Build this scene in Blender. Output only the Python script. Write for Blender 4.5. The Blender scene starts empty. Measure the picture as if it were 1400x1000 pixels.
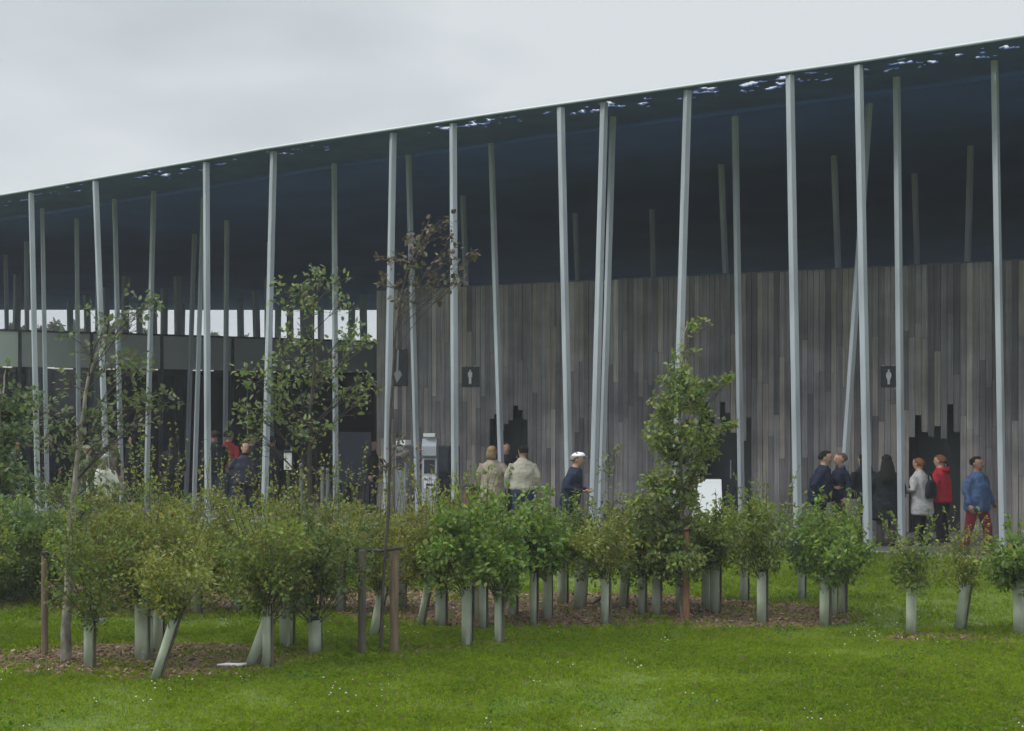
import bpy, bmesh, math, random
import numpy as np
from mathutils import Vector, Matrix, noise

SC = bpy.context.scene
COL = SC.collection

# ------------------------------------------------------------------ camera
FPX, CX, HY, HC = 2000.0, 700.0, 555.0, 2.5      # focal in photo pixels, centre column, horizon row, eye height
cam_d = bpy.data.cameras.new('camera')
cam_d.sensor_width = 36.0
cam_d.lens = FPX / 1400.0 * 36.0
cam_d.shift_y = (HY - 500.0) / 1400.0
cam_d.clip_start = 0.1
cam_d.clip_end = 4000.0
cam = bpy.data.objects.new('camera', cam_d)
cam.location = (0, 0, HC)
cam.rotation_euler = (math.radians(90), 0, 0)
COL.objects.link(cam)
SC.camera = cam

# ------------------------------------------------------------------ light
SUN = Vector((-0.74, -0.20, 0.72)).normalized()
world = bpy.data.worlds.new('World')
SC.world = world
world.use_nodes = True
wn, wl = world.node_tree.nodes, world.node_tree.links
wn.clear()
out = wn.new('ShaderNodeOutputWorld')
sky = wn.new('ShaderNodeTexSky')
sky.sky_type = 'NISHITA'
sky.sun_disc = False
sky.sun_elevation = math.asin(SUN.z)
sky.sun_rotation = math.atan2(SUN.x, SUN.y)
bg1 = wn.new('ShaderNodeBackground'); bg1.inputs['Strength'].default_value = 0.08
wl.new(sky.outputs[0], bg1.inputs['Color'])
tc = wn.new('ShaderNodeTexCoord')
# cloud deck: soft structure, stretched sideways, a little brighter overhead
mp = wn.new('ShaderNodeMapping'); mp.inputs['Scale'].default_value = (1.6, 1.6, 5.0)
mp.inputs['Location'].default_value = (0.45, 0.0, 0.5)
wl.new(tc.outputs['Generated'], mp.inputs['Vector'])
nz = wn.new('ShaderNodeTexNoise'); nz.inputs['Scale'].default_value = 1.5
nz.inputs['Detail'].default_value = 4.0; nz.inputs['Roughness'].default_value = 0.45
wl.new(mp.outputs[0], nz.inputs['Vector'])
cr = wn.new('ShaderNodeValToRGB')
cr.color_ramp.elements[0].position = 0.36; cr.color_ramp.elements[0].color = (0.345, 0.385, 0.41, 1)
cr.color_ramp.elements[1].position = 0.56; cr.color_ramp.elements[1].color = (0.535, 0.562, 0.58, 1)
sx = wn.new('ShaderNodeSeparateXYZ'); wl.new(tc.outputs['Generated'], sx.inputs[0])
# the deck is thicker towards the left (west) than the right
gx = wn.new('ShaderNodeMapRange'); gx.inputs['From Min'].default_value = -1.0; gx.inputs['From Max'].default_value = 1.0
gx.inputs['To Min'].default_value = -0.22; gx.inputs['To Max'].default_value = 0.22
wl.new(sx.outputs['X'], gx.inputs['Value'])
ad = wn.new('ShaderNodeMath'); ad.operation = 'ADD'
wl.new(nz.outputs['Fac'], ad.inputs[0]); wl.new(gx.outputs[0], ad.inputs[1])
wl.new(ad.outputs[0], cr.inputs['Fac'])
mr = wn.new('ShaderNodeMapRange'); mr.inputs['From Min'].default_value = 0.30; mr.inputs['From Max'].default_value = 1.0
mr.inputs['To Min'].default_value = 1.0; mr.inputs['To Max'].default_value = 4.0
wl.new(sx.outputs['Z'], mr.inputs['Value'])
bg2 = wn.new('ShaderNodeBackground')
wl.new(cr.outputs[0], bg2.inputs['Color']); wl.new(mr.outputs[0], bg2.inputs['Strength'])
mix = wn.new('ShaderNodeMixShader'); mix.inputs[0].default_value = 0.94
wl.new(bg1.outputs[0], mix.inputs[1]); wl.new(bg2.outputs[0], mix.inputs[2])
wl.new(mix.outputs[0], out.inputs['Surface'])

sun_d = bpy.data.lights.new('sun', 'SUN')
sun_d.energy = 1.5
sun_d.angle = math.radians(14)
sun_d.color = (1.0, 0.97, 0.92)
sun = bpy.data.objects.new('sun', sun_d)
sun.rotation_euler = (-SUN).to_track_quat('-Z', 'Y').to_euler()
sun.location = (0, 0, 60)
COL.objects.link(sun)

VEIL_DENSITY = 0.0011
SC.view_settings.view_transform = 'Standard'
SC.view_settings.look = 'None'
SC.view_settings.exposure = 0.42
SC.view_settings.gamma = 1.0
SC.view_settings.use_curve_mapping = False
try:
    SC.cycles.use_denoising = True
    SC.cycles.max_bounces = 6
    SC.cycles.transparent_max_bounces = 12
except Exception:
    pass

# ------------------------------------------------------------------ helpers
def at(x, y, Y):
    return Vector(((x - CX) * Y / FPX, Y, HC + (HY - y) * Y / FPX))

def ground(x, y):
    Y = HC * FPX / (y - HY)
    return Vector(((x - CX) * Y / FPX, Y, 0.0))

def tag(o, label=None, cat=None, group=None, kind=None):
    if label: o['label'] = label
    if cat: o['category'] = cat
    if group: o['group'] = group
    if kind: o['kind'] = kind
    return o

def empty(name, loc, label=None, cat=None, group=None, rz=0.0):
    o = bpy.data.objects.new(name, None)
    o.empty_display_size = 0.2
    o.location = loc
    o.rotation_euler = (0, 0, rz)
    COL.objects.link(o)
    return tag(o, label, cat, group)

def link(name, me, mat=None, parent=None, loc=None):
    o = bpy.data.objects.new(name, me)
    if mat and not me.materials: me.materials.append(mat)
    COL.objects.link(o)
    if parent: o.parent = parent
    if loc is not None: o.location = loc
    return o

def mesh_np(name, V, F, cols=None, smooth=False):
    """V (n,3), F (m,k) uniform faces, cols (n,3) point colours."""
    V = np.asarray(V, np.float32); F = np.asarray(F, np.int32)
    me = bpy.data.meshes.new(name)
    m, k = F.shape
    me.vertices.add(len(V)); me.vertices.foreach_set('co', V.ravel())
    me.loops.add(m * k); me.loops.foreach_set('vertex_index', F.ravel())
    me.polygons.add(m)
    me.polygons.foreach_set('loop_start', np.arange(m, dtype=np.int32) * k)
    if smooth: me.polygons.foreach_set('use_smooth', np.ones(m, bool))
    me.update(calc_edges=True)
    if cols is not None:
        ca = me.color_attributes.new('col', 'FLOAT_COLOR', 'POINT')
        c4 = np.ones((len(V), 4), np.float32); c4[:, :3] = cols
        ca.data.foreach_set('color', c4.ravel())
    return me

def bm_mesh(name, bm, smooth=False):
    me = bpy.data.meshes.new(name)
    bm.normal_update()
    bm.to_mesh(me); bm.free()
    if smooth:
        for p in me.polygons: p.use_smooth = True
    return me

def box(bm, c, s, rz=0.0, M=None):
    mat = M if M is not None else (Matrix.Translation(c) @ Matrix.Rotation(rz, 4, 'Z'))
    vs = [bm.verts.new(mat @ Vector((sx * s[0] / 2, sy * s[1] / 2, sz * s[2] / 2)))
          for sx in (-1, 1) for sy in (-1, 1) for sz in (-1, 1)]
    for f in ((0, 1, 3, 2), (4, 6, 7, 5), (0, 4, 5, 1), (2, 3, 7, 6), (0, 2, 6, 4), (1, 5, 7, 3)):
        bm.faces.new([vs[i] for i in f])
    return vs

def hexa(bm, p8):
    """box from 8 points: 4 bottom (ccw), 4 top"""
    v = [bm.verts.new(p) for p in p8]
    for f in ((3, 2, 1, 0), (4, 5, 6, 7), (0, 1, 5, 4), (1, 2, 6, 5), (2, 3, 7, 6), (3, 0, 4, 7)):
        bm.faces.new([v[i] for i in f])

def tube(bm, pts, rad, seg=8, cap=True, ref=(1, 0, 0)):
    """lofted tube; rad entries are r or (rx, ry) with rx along ref"""
    rings = []
    n = len(pts)
    pts = [Vector(p) for p in pts]
    ref = Vector(ref)
    for i, p in enumerate(pts):
        d = (pts[min(i + 1, n - 1)] - pts[max(i - 1, 0)])
        if d.length < 1e-9: d = Vector((0, 0, 1))
        d.normalize()
        u = ref - d * ref.dot(d)
        if u.length < 1e-3:
            u = Vector((0, 1, 0)) - d * d.y
        u.normalize()
        w = d.cross(u)
        r = rad[i]
        ra, rb = (r, r) if not isinstance(r, (tuple, list)) else r
        rings.append([bm.verts.new(p + u * (ra * math.cos(2 * math.pi * k / seg)) + w * (rb * math.sin(2 * math.pi * k / seg)))
                      for k in range(seg)])
    for a, b in zip(rings[:-1], rings[1:]):
        for k in range(seg):
            bm.faces.new((a[k], a[(k + 1) % seg], b[(k + 1) % seg], b[k]))
    if cap:
        bm.faces.new(list(reversed(rings[0])))
        bm.faces.new(rings[-1])
    return rings

# ------------------------------------------------------------------ materials
def new_mat(name):
    m = bpy.data.materials.new(name)
    m.use_nodes = True
    nt = m.node_tree
    return m, nt, nt.nodes.get('Principled BSDF')

def plain(name, col, rough=0.6, var=0.25, scale=6.0, metallic=0.0, bump=0.0, stretch=(1, 1, 1), spec=0.5):
    m, nt, b = new_mat(name)
    N, L = nt.nodes, nt.links
    tc = N.new('ShaderNodeTexCoord')
    mp = N.new('ShaderNodeMapping'); mp.inputs['Scale'].default_value = stretch
    L.new(tc.outputs['Object'], mp.inputs['Vector'])
    nz = N.new('ShaderNodeTexNoise'); nz.inputs['Scale'].default_value = scale
    nz.inputs['Detail'].default_value = 5.0
    L.new(mp.outputs[0], nz.inputs['Vector'])
    r = N.new('ShaderNodeValToRGB')
    lo = [max(0, c * (1 - var)) for c in col]; hi = [min(1, c * (1 + var)) for c in col]
    r.color_ramp.elements[0].position = 0.3; r.color_ramp.elements[0].color = (*lo, 1)
    r.color_ramp.elements[1].position = 0.7; r.color_ramp.elements[1].color = (*hi, 1)
    L.new(nz.outputs['Fac'], r.inputs['Fac'])
    L.new(r.outputs[0], b.inputs['Base Color'])
    b.inputs['Roughness'].default_value = rough
    b.inputs['Metallic'].default_value = metallic
    b.inputs['Specular IOR Level'].default_value = spec
    if bump > 0:
        bp = N.new('ShaderNodeBump'); bp.inputs['Strength'].default_value = bump
        bp.inputs['Distance'].default_value = 0.02
        L.new(nz.outputs['Fac'], bp.inputs['Height']); L.new(bp.outputs[0], b.inputs['Normal'])
    return m

def leaf_mat(name, trans=0.3, rough=0.5, pale=0.35, spec=0.4):
    """colour from the per-leaf attribute; undersides paler, light passes through"""
    m, nt, b = new_mat(name)
    N, L = nt.nodes, nt.links
    o = N.get('Material Output')
    at_ = N.new('ShaderNodeAttribute'); at_.attribute_name = 'col'
    geo = N.new('ShaderNodeNewGeometry')
    mx = N.new('ShaderNodeMix'); mx.data_type = 'RGBA'
    mul = N.new('ShaderNodeMath'); mul.operation = 'MULTIPLY'; mul.inputs[1].default_value = pale
    L.new(geo.outputs['Backfacing'], mul.inputs[0]); L.new(mul.outputs[0], mx.inputs[0])
    L.new(at_.outputs['Color'], mx.inputs[6]); mx.inputs[7].default_value = (0.26, 0.32, 0.19, 1)
    L.new(mx.outputs[2], b.inputs['Base Color'])
    b.inputs['Roughness'].default_value = rough
    b.inputs['Specular IOR Level'].default_value = spec
    tr = N.new('ShaderNodeBsdfTranslucent')
    hs = N.new('ShaderNodeHueSaturation'); hs.inputs['Saturation'].default_value = 1.1; hs.inputs['Value'].default_value = 1.3
    L.new(at_.outputs['Color'], hs.inputs['Color']); L.new(hs.outputs[0], tr.inputs['Color'])
    ms = N.new('ShaderNodeMixShader'); ms.inputs[0].default_value = trans
    L.new(b.outputs[0], ms.inputs[1]); L.new(tr.outputs[0], ms.inputs[2]); L.new(ms.outputs[0], o.inputs['Surface'])
    return m

def wood_mat():
    """weathered planks: every board its own tone (object random) plus grain along its length"""
    m, nt, b = new_mat('weathered_timber')
    N, L = nt.nodes, nt.links
    oi = N.new('ShaderNodeObjectInfo')
    geo = N.new('ShaderNodeNewGeometry')
    mp = N.new('ShaderNodeMapping'); mp.inputs['Scale'].default_value = (28, 28, 0.9)
    L.new(geo.outputs['Position'], mp.inputs['Vector'])
    off = N.new('ShaderNodeVectorMath'); off.operation = 'ADD'
    sc_ = N.new('ShaderNodeMath'); sc_.operation = 'MULTIPLY'; sc_.inputs[1].default_value = 57.0
    L.new(oi.outputs['Random'], sc_.inputs[0])
    L.new(mp.outputs[0], off.inputs[0]); L.new(sc_.outputs[0], off.inputs[1])
    nz = N.new('ShaderNodeTexNoise'); nz.inputs['Scale'].default_value = 1.0; nz.inputs['Detail'].default_value = 6.0
    nz.inputs['Roughness'].default_value = 0.65
    L.new(off.outputs[0], nz.inputs['Vector'])
    base = N.new('ShaderNodeValToRGB')
    e = base.color_ramp.elements
    e[0].position = 0.0; e[0].color = (0.075, 0.068, 0.068, 1)
    e[1].position = 1.0; e[1].color = (0.30, 0.265, 0.235, 1)
    for p, c in ((0.15, (0.115, 0.10, 0.098, 1)), (0.45, (0.145, 0.13, 0.126, 1)), (0.70, (0.185, 0.168, 0.16, 1)), (0.88, (0.205, 0.17, 0.142, 1))):
        q = e.new(p); q.color = c
    L.new(oi.outputs['Random'], base.inputs['Fac'])
    gr = N.new('ShaderNodeMapRange'); gr.inputs['From Min'].default_value = 0.25; gr.inputs['From Max'].default_value = 0.75
    gr.inputs['To Min'].default_value = 0.56; gr.inputs['To Max'].default_value = 1.34
    L.new(nz.outputs['Fac'], gr.inputs['Value'])
    # large soft weather stains
    n2 = N.new('ShaderNodeTexNoise'); n2.inputs['Scale'].default_value = 1.3; n2.inputs['Detail'].default_value = 3.0
    L.new(geo.outputs['Position'], n2.inputs['Vector'])
    g2 = N.new('ShaderNodeMapRange'); g2.inputs['From Min'].default_value = 0.3; g2.inputs['From Max'].default_value = 0.7
    g2.inputs['To Min'].default_value = 0.70; g2.inputs['To Max'].default_value = 1.25
    L.new(n2.outputs['Fac'], g2.inputs['Value'])
    mm = N.new('ShaderNodeMath'); mm.operation = 'MULTIPLY'
    L.new(gr.outputs[0], mm.inputs[0]); L.new(g2.outputs[0], mm.inputs[1])
    tn = N.new('ShaderNodeVectorMath'); tn.operation = 'MULTIPLY'; tn.inputs[1].default_value = (1.30, 1.37, 1.46)
    L.new(base.outputs[0], tn.inputs[0])
    v = N.new('ShaderNodeVectorMath'); v.operation = 'SCALE'
    L.new(tn.outputs[0], v.inputs[0]); L.new(mm.outputs[0], v.inputs['Scale'])
    L.new(v.outputs[0], b.inputs['Base Color'])
    b.inputs['Roughness'].default_value = 0.8
    bp = N.new('ShaderNodeBump'); bp.inputs['Strength'].default_value = 0.35; bp.inputs['Distance'].default_value = 0.01
    L.new(nz.outputs['Fac'], bp.inputs['Height']); L.new(bp.outputs[0], b.inputs['Normal'])
    return m

def ground_mat(name, cols, scales, rough=0.9, bump=0.3):
    m, nt, b = new_mat(name)
    N, L = nt.nodes, nt.links
    geo = N.new('ShaderNodeNewGeometry')
    prev = None
    n1 = N.new('ShaderNodeTexNoise'); n1.inputs['Scale'].default_value = scales[0]; n1.inputs['Detail'].default_value = 8
    n2 = N.new('ShaderNodeTexNoise'); n2.inputs['Scale'].default_value = scales[1]; n2.inputs['Detail'].default_value = 8
    L.new(geo.outputs['Position'], n1.inputs['Vector']); L.new(geo.outputs['Position'], n2.inputs['Vector'])
    r = N.new('ShaderNodeValToRGB')
    r.color_ramp.elements[0].position = 0.3; r.color_ramp.elements[0].color = (*cols[0], 1)
    r.color_ramp.elements[1].position = 0.7; r.color_ramp.elements[1].color = (*cols[2], 1)
    q = r.color_ramp.elements.new(0.5); q.color = (*cols[1], 1)
    av = N.new('ShaderNodeMath'); av.operation = 'ADD'
    h1 = N.new('ShaderNodeMath'); h1.operation = 'MULTIPLY'; h1.inputs[1].default_value = 0.55
    h2 = N.new('ShaderNodeMath'); h2.operation = 'MULTIPLY'; h2.inputs[1].default_value = 0.45
    L.new(n1.outputs['Fac'], h1.inputs[0]); L.new(n2.outputs['Fac'], h2.inputs[0])
    L.new(h1.outputs[0], av.inputs[0]); L.new(h2.outputs[0], av.inputs[1])
    L.new(av.outputs[0], r.inputs['Fac']); L.new(r.outputs[0], b.inputs['Base Color'])
    b.inputs['Roughness'].default_value = rough
    bp = N.new('ShaderNodeBump'); bp.inputs['Strength'].default_value = bump; bp.inputs['Distance'].default_value = 0.05
    L.new(n2.outputs['Fac'], bp.inputs['Height']); L.new(bp.outputs[0], b.inputs['Normal'])
    return m

M_WOOD = wood_mat()
M_STEEL = plain('painted_steel', (0.33, 0.362, 0.40), 0.5, 0.24, 4.0, stretch=(1, 1, 0.15))
M_TRIM = plain('trim_metal', (0.44, 0.47, 0.51), 0.4, 0.04, 2.0)
M_SOFFIT = plain('dark_soffit', (0.112, 0.185, 0.54), 0.75, 0.12, 0.5, bump=0.05, spec=0.08)
M_DARK = plain('dark_interior', (0.022, 0.027, 0.032), 0.6, 0.2, 2.0)
M_DOOR = plain('dark_door_metal', (0.020, 0.028, 0.030), 0.45, 0.15, 3.0)
M_FASCIA = plain('grey_fascia', (0.36, 0.39, 0.39), 0.35, 0.15, 0.8)
M_MULLION = plain('dark_mullion', (0.03, 0.034, 0.04), 0.4)
M_ROOFTOP = plain('zinc_roof', (0.4, 0.42, 0.44), 0.5)
M_PAVE = ground_mat('paving', ((0.085, 0.08, 0.075), (0.11, 0.105, 0.10), (0.15, 0.14, 0.13)), (0.6, 14))
M_LAWN = ground_mat('lawn_soil', ((0.050, 0.085, 0.012), (0.075, 0.120, 0.016), (0.10, 0.145, 0.024)), (0.7, 9.0))
M_MULCH = ground_mat('mulch_soil', ((0.060, 0.040, 0.024), (0.10, 0.066, 0.040), (0.15, 0.10, 0.06)), (2.0, 30.0))
M_GUARD = plain('tree_guard_plastic', (0.66, 0.715, 0.60), 0.45, 0.2, 5.0, stretch=(1, 1, 0.4))
M_STAKE = plain('stake_wood', (0.155, 0.108, 0.070), 0.8, 0.35, 9.0, stretch=(3, 3, 0.4), bump=0.3)
M_STAKE_D = plain('old_stake_wood', (0.075, 0.062, 0.05), 0.85, 0.35, 9.0, stretch=(3, 3, 0.4), bump=0.3)
M_BARK = plain('bark', (0.20, 0.18, 0.15), 0.85, 0.65, 14.0, stretch=(1, 1, 0.5), bump=0.5)
M_BARK_D = plain('dark_bark', (0.055, 0.045, 0.038), 0.85, 0.4, 14.0, bump=0.4)
M_RUBBER = plain('rubber_tie', (0.02, 0.02, 0.02), 0.7)
M_LEAF = leaf_mat('leaf', 0.40)
M_LEAF_T = leaf_mat('tree_leaf', 0.38, 0.45, 0.6)
M_GRASS = leaf_mat('grass_blade', 0.35, 0.7, 0.0, 0.08)
M_SIGN = plain('sign_panel', (0.017, 0.022, 0.032), 0.45, 0.1)
M_WHITE = plain('white_print', (0.62, 0.64, 0.65), 0.5, 0.05)
M_WHITEBOARD = plain('white_board', (0.80, 0.82, 0.84), 0.4, 0.05)

# ------------------------------------------------------------------ layout of the building
P0 = Vector((5.83, 23.8, 0.0))                      # a point on the roof's front edge, seen from above
D = Vector((-0.868, 0.496, 0.0)).normalized()       # along the front, away to the left
NN = Vector((0.496, 0.868, 0.0)).normalized()       # into the building

def tw(t, w, z=0.0):
    p = P0 + D * t + NN * w
    return Vector((p.x, p.y, z))

def t_on(x, w):
    """t where the line at depth w crosses the picture column x"""
    k = (x - CX) / FPX
    b = P0 + NN * w
    return (k * b.y - b.x) / (D.x - k * D.y)

_T = [-40, -15, -2.4, 0, 6.72, 9.34, 12.5, 19.36, 20.4, 26, 34, 50, 80]
_Z = [8.1, 8.35, 8.19, 8.10, 7.94, 7.855, 7.75, 7.40, 7.35, 7.15, 7.1, 7.3, 7.4]
def z_front(t):
    return float(np.interp(t, _T, _Z))
def z_back(t):
    return HC + 0.0665 * (P0.y + NN.y * 28 + D.y * max(t, 16))
def z_soffit(t, w):
    a = z_front(t)
    if w <= 8: return a
    k = min(1.0, (w - 8) / 20.0)
    return a + (z_back(t) - a) * k
def soffit_xy(x, y):
    r = Vector((x, y, 0)) - P0
    return z_soffit(r.dot(D), r.dot(NN))

# ------------------------------------------------------------------ ground, paving, beds
bm = bmesh.new()
for i in range(1):
    vs = [bm.verts.new(p) for p in ((-900, -200, 0), (900, -200, 0), (900, 1500, 0), (-900, 1500, 0))]
    bm.faces.new(vs)
tag(link('lawn', bm_mesh('lawn', bm), M_LAWN), kind='structure')

bm = bmesh.new()
PAVE = [tw(-40, -0.75), tw(80, -0.75), tw(80, 30), tw(-40, 30)]
def slab(bm, pts, z0, z1):
    a = [bm.verts.new((p.x, p.y, z0)) for p in pts]
    b = [bm.verts.new((p.x, p.y, z1)) for p in pts]
    bm.faces.new(b)
    n = len(pts)
    for i in range(n):
        bm.faces.new((a[i], a[(i + 1) % n], b[(i + 1) % n], b[i]))
slab(bm, [tw(-40, 1.15), tw(80, 1.15), tw(80, 30), tw(-40, 30)], -0.05, 0.012)
bmesh.ops.recalc_face_normals(bm, faces=bm.faces)
tag(link('pavement', bm_mesh('pavement', bm), M_PAVE), kind='structure')
bm = bmesh.new()
slab(bm, [tw(-40, 1.0), tw(80, 1.0), tw(80, 1.15), tw(-40, 1.15)], -0.05, 0.03)
bmesh.ops.recalc_face_normals(bm, faces=bm.faces)
tag(link('kerb', bm_mesh('kerb', bm), plain('kerb_stone', (0.34, 0.33, 0.31), 0.8, 0.15, 8.0)), kind='structure')

BEDS_PX = [
    [(-140, 905), (-40, 893), (20, 893), (60, 884), (150, 880), (250, 882), (330, 883), (400, 886), (480, 893), (540, 893), (610, 885), (660, 879), (705, 876),
     (708, 886), (660, 893), (600, 897), (540, 906), (470, 905), (420, 908), (380, 918), (330, 926), (250, 931), (170, 930), (90, 926), (20, 922), (-60, 920)],
    [(-200, 850), (-90, 836), (40, 838), (120, 842), (210, 845), (330, 842), (430, 846), (520, 852), (600, 858), (690, 858), (740, 858), (780, 862),
     (850, 862), (930, 862), (1020, 862), (1100, 861), (1165, 853), (1182, 845), (1150, 832), (1060, 824), (980, 818), (900, 815), (820, 812), (740, 812),
     (660, 806), (560, 806), (450, 804), (330, 800), (180, 798), (40, 796), (-120, 800)],
    [(1205, 874), (1250, 879), (1330, 882), (1420, 884), (1520, 886), (1560, 876), (1480, 868), (1400, 868), (1330, 871), (1290, 868), (1240, 868)],
]
BEDS = [[ground(*p) for p in b] for b in BEDS_PX]

def inside(poly, X, Y):
    X = np.asarray(X); Y = np.asarray(Y)
    r = np.zeros(X.shape, bool)
    n = len(poly)
    for i in range(n):
        a, b = poly[i], poly[(i + 1) % n]
        c = ((a.y > Y) != (b.y > Y)) & (X < (b.x - a.x) * (Y - a.y) / ((b.y - a.y) + 1e-12) + a.x)
        r ^= c
    return r

for k, b in enumerate(BEDS):
    bm = bmesh.new()
    f = bm.faces.new([bm.verts.new((p.x, p.y, 0.006)) for p in b])
    bmesh.ops.triangulate(bm, faces=[f])
    bmesh.ops.recalc_face_normals(bm, faces=bm.faces)
    for f in bm.faces:
        if f.normal.z < 0: f.normal_flip()
    tag(link('mulch_bed', bm_mesh('mulch_bed', bm), M_MULCH), kind='structure')

# ------------------------------------------------------------------ far land seen under the roof
rng = np.random.default_rng(11)
bm = bmesh.new()
ridge = []
for i in range(61):
    x = -700 + i * 1400 / 60
    h = 9 + 5 * noise.noise((x * 0.006, 3.1, 0)) + 3 * noise.noise((x * 0.02, 1.7, 0))
    ridge.append((x, h))
rows = []
for yy, k in ((420, 0.0), (520, 0.55), (640, 1.0), (900, 0.7)):
    rows.append([bm.verts.new((x, yy, h * k - 0.2)) for x, h in ridge])
for a, b in zip(rows[:-1], rows[1:]):
    for i in range(60):
        bm.faces.new((a[i], a[i + 1], b[i + 1], b[i]))
tag(link('hills', bm_mesh('hills', bm, True), ground_mat('far_fields', ((0.05, 0.07, 0.03), (0.07, 0.09, 0.04), (0.09, 0.10, 0.05)), (0.02, 0.2))), kind='structure')

# ------------------------------------------------------------------ canopy roof
roof = empty('canopy_roof', tw(10, 0, 7.8), 'long undulating dark canopy roof with thin bright edge and ragged cut-out holes', 'roof')
inv = Matrix.Translation(-roof.location)
EDGE_W = 2.2
# perforated edge strip: cells left out where the cut-out pattern falls
TS = np.arange(-8, 34.001, 0.065)
WS = np.concatenate([np.linspace(0.0, 1.45, 30), [1.8, EDGE_W]])
bm = bmesh.new()
rr = random.Random(5)
grid = []
for i, t in enumerate(TS):
    row = []
    for j, w in enumerate(WS):
        jt = (rr.random() - .5) * 0.05 if 0 < j < 30 else 0
        jw = (rr.random() - .5) * 0.03 if 0 < j < 30 else 0
        row.append(bm.verts.new(inv @ tw(t + jt, w + jw, z_soffit(t, w))))
    grid.append(row)
for i in range(len(TS) - 1):
    for j in range(len(WS) - 1):
        t = (TS[i] + TS[i + 1]) / 2; w = (WS[j] + WS[j + 1]) / 2
        hole = False
        if 0.14 < w < 1.0:
            zone = noise.noise((t * 0.55, 7.3, 0)) + 0.25
            band = 1.0 - abs(w - 0.48) / 0.48
            v = noise.noise((t * 4.2, w * 5.0, 1.7)) + 0.6 * noise.noise((t * 10.0, w * 11.0, 4.2))
            hole = v + 0.30 * band + 0.35 * zone > 0.79
        if not hole:
            bm.faces.new((grid[i][j], grid[i + 1][j], grid[i + 1][j + 1], grid[i][j + 1]))
bmesh.ops.delete(bm, geom=[v for v in bm.verts if not v.link_faces], context='VERTS')
r_ = bmesh.ops.extrude_face_region(bm, geom=list(bm.faces))
for v in [g for g in r_['geom'] if isinstance(g, bmesh.types.BMVert)]:
    v.co.z += 0.022
bmesh.ops.recalc_face_normals(bm, faces=bm.faces)
M_STRIP = plain('dark_edge_strip', (0.105, 0.160, 0.36), 0.6, 0.15, 1.5, spec=0.2)
link('edge_strip', bm_mesh('edge_strip', bm), M_STRIP, roof)

def roof_sheet(name, ts, w0, w1, n, dz, mat, thick):
    bm = bmesh.new()
    ws = np.linspace(w0, w1, n)
    lo = [[bm.verts.new(inv @ tw(t, w, z_soffit(t, w) + dz)) for w in ws] for t in ts]
    hi = [[bm.verts.new(inv @ tw(t, w, z_soffit(t, w) + dz + thick)) for w in ws] for t in ts]
    for i in range(len(ts) - 1):
        for j in range(n - 1):
            bm.faces.new((lo[i][j], lo[i][j + 1], lo[i + 1][j + 1], lo[i + 1][j]))
            bm.faces.new((hi[i][j], hi[i + 1][j], hi[i + 1][j + 1], hi[i][j + 1]))
        bm.faces.new((lo[i][0], lo[i + 1][0], hi[i + 1][0], hi[i][0]))
        bm.faces.new((lo[i][-1], hi[i][-1], hi[i + 1][-1], lo[i + 1][-1]))
    for k in (0, -1):
        for j in range(n - 1):
            bm.faces.new((lo[k][j], hi[k][j], hi[k][j + 1], lo[k][j + 1]))
    bmesh.ops.recalc_face_normals(bm, faces=bm.faces)
    return link(name, bm_mesh(name, bm), mat, roof)
roof_sheet('soffit', np.arange(-34, 76.01, 1.0), EDGE_W, 28.0, 30, -0.07, M_SOFFIT, 0.30)
roof_sheet('edge_strip', np.arange(-34, -7.99, 1.0), 0.0, EDGE_W - 0.003, 3, 0.0, M_SOFFIT, 0.022)
roof_sheet('edge_strip', np.arange(34, 76.01, 1.0), 0.0, EDGE_W - 0.003, 3, 0.0, M_SOFFIT, 0.022)
# rounded bright edge profile
bm = bmesh.new()
ts = np.arange(-34, 76.01, 0.5)
tube(bm, [inv @ tw(t, -0.012, z_front(t) + 0.026) for t in ts], [(0.025, 0.025)] * len(ts), 8, True, ref=(0, 0, 1))
link('edge_trim', bm_mesh('edge_trim', bm, True), M_TRIM, roof)

# ------------------------------------------------------------------ steel columns
def column(x1, y1, x2, y2, Y, label, group, half=0.064, foot=False, rot=None, mat=None):
    a = at(x1, y1, Y); b = at(x2, y2, Y)
    d = (b - a) / (b.z - a.z)
    top = a.copy()
    for _ in range(6):
        z = soffit_xy(top.x, top.y) - (0.07 if True else 0)
        top = a + d * (z + 0.05 - a.z)
    base = a + d * (0.012 - a.z)
    top = top + d * 0.0
    root = empty('steel_column', base, label, 'column', group)
    bm = bmesh.new()
    ang = rot if rot is not None else math.radians(38)
    u = Vector((math.cos(ang), math.sin(ang), 0)) * half
    v = Vector((-math.sin(ang), math.cos(ang), 0)) * half
    T = top - base
    cr_ = [(-1, -1), (1, -1), (1, 1), (-1, 1)]
    # chamfered square section
    sec = []
    for (p, q) in cr_:
        for (m, n) in ((0.88, 1.0), (1.0, 0.88)) if p * q < 0 else ((1.0, 0.88), (0.88, 1.0)):
            sec.append(u * p * m + v * q * n)
    lo = [bm.verts.new(s) for s in sec]; hi = [bm.verts.new(s + T) for s in sec]
    k = len(sec)
    for i in range(k):
        bm.faces.new((lo[i], lo[(i + 1) % k], hi[(i + 1) % k], hi[i]))
    bm.faces.new(hi); bm.faces.new(list(reversed(lo)))
    bmesh.ops.recalc_face_normals(bm, faces=bm.faces)
    link('shaft', bm_mesh('shaft', bm), mat or M_STEEL, root)
    if foot:
        bm = bmesh.new()
        box(bm, (0, 0, 0.012), (0.24, 0.24, 0.024), ang)
        for sx in (-1, 1):
            for sy in (-1, 1):
                q = u * sx * 1.45 + v * sy * 1.45
                tube(bm, [q + Vector((0, 0, 0.02)), q + Vector((0, 0, 0.045))], [0.012, 0.012], 6)
        link('base_plate', bm_mesh('base_plate', bm), M_MULLION, root)
    return root

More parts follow.
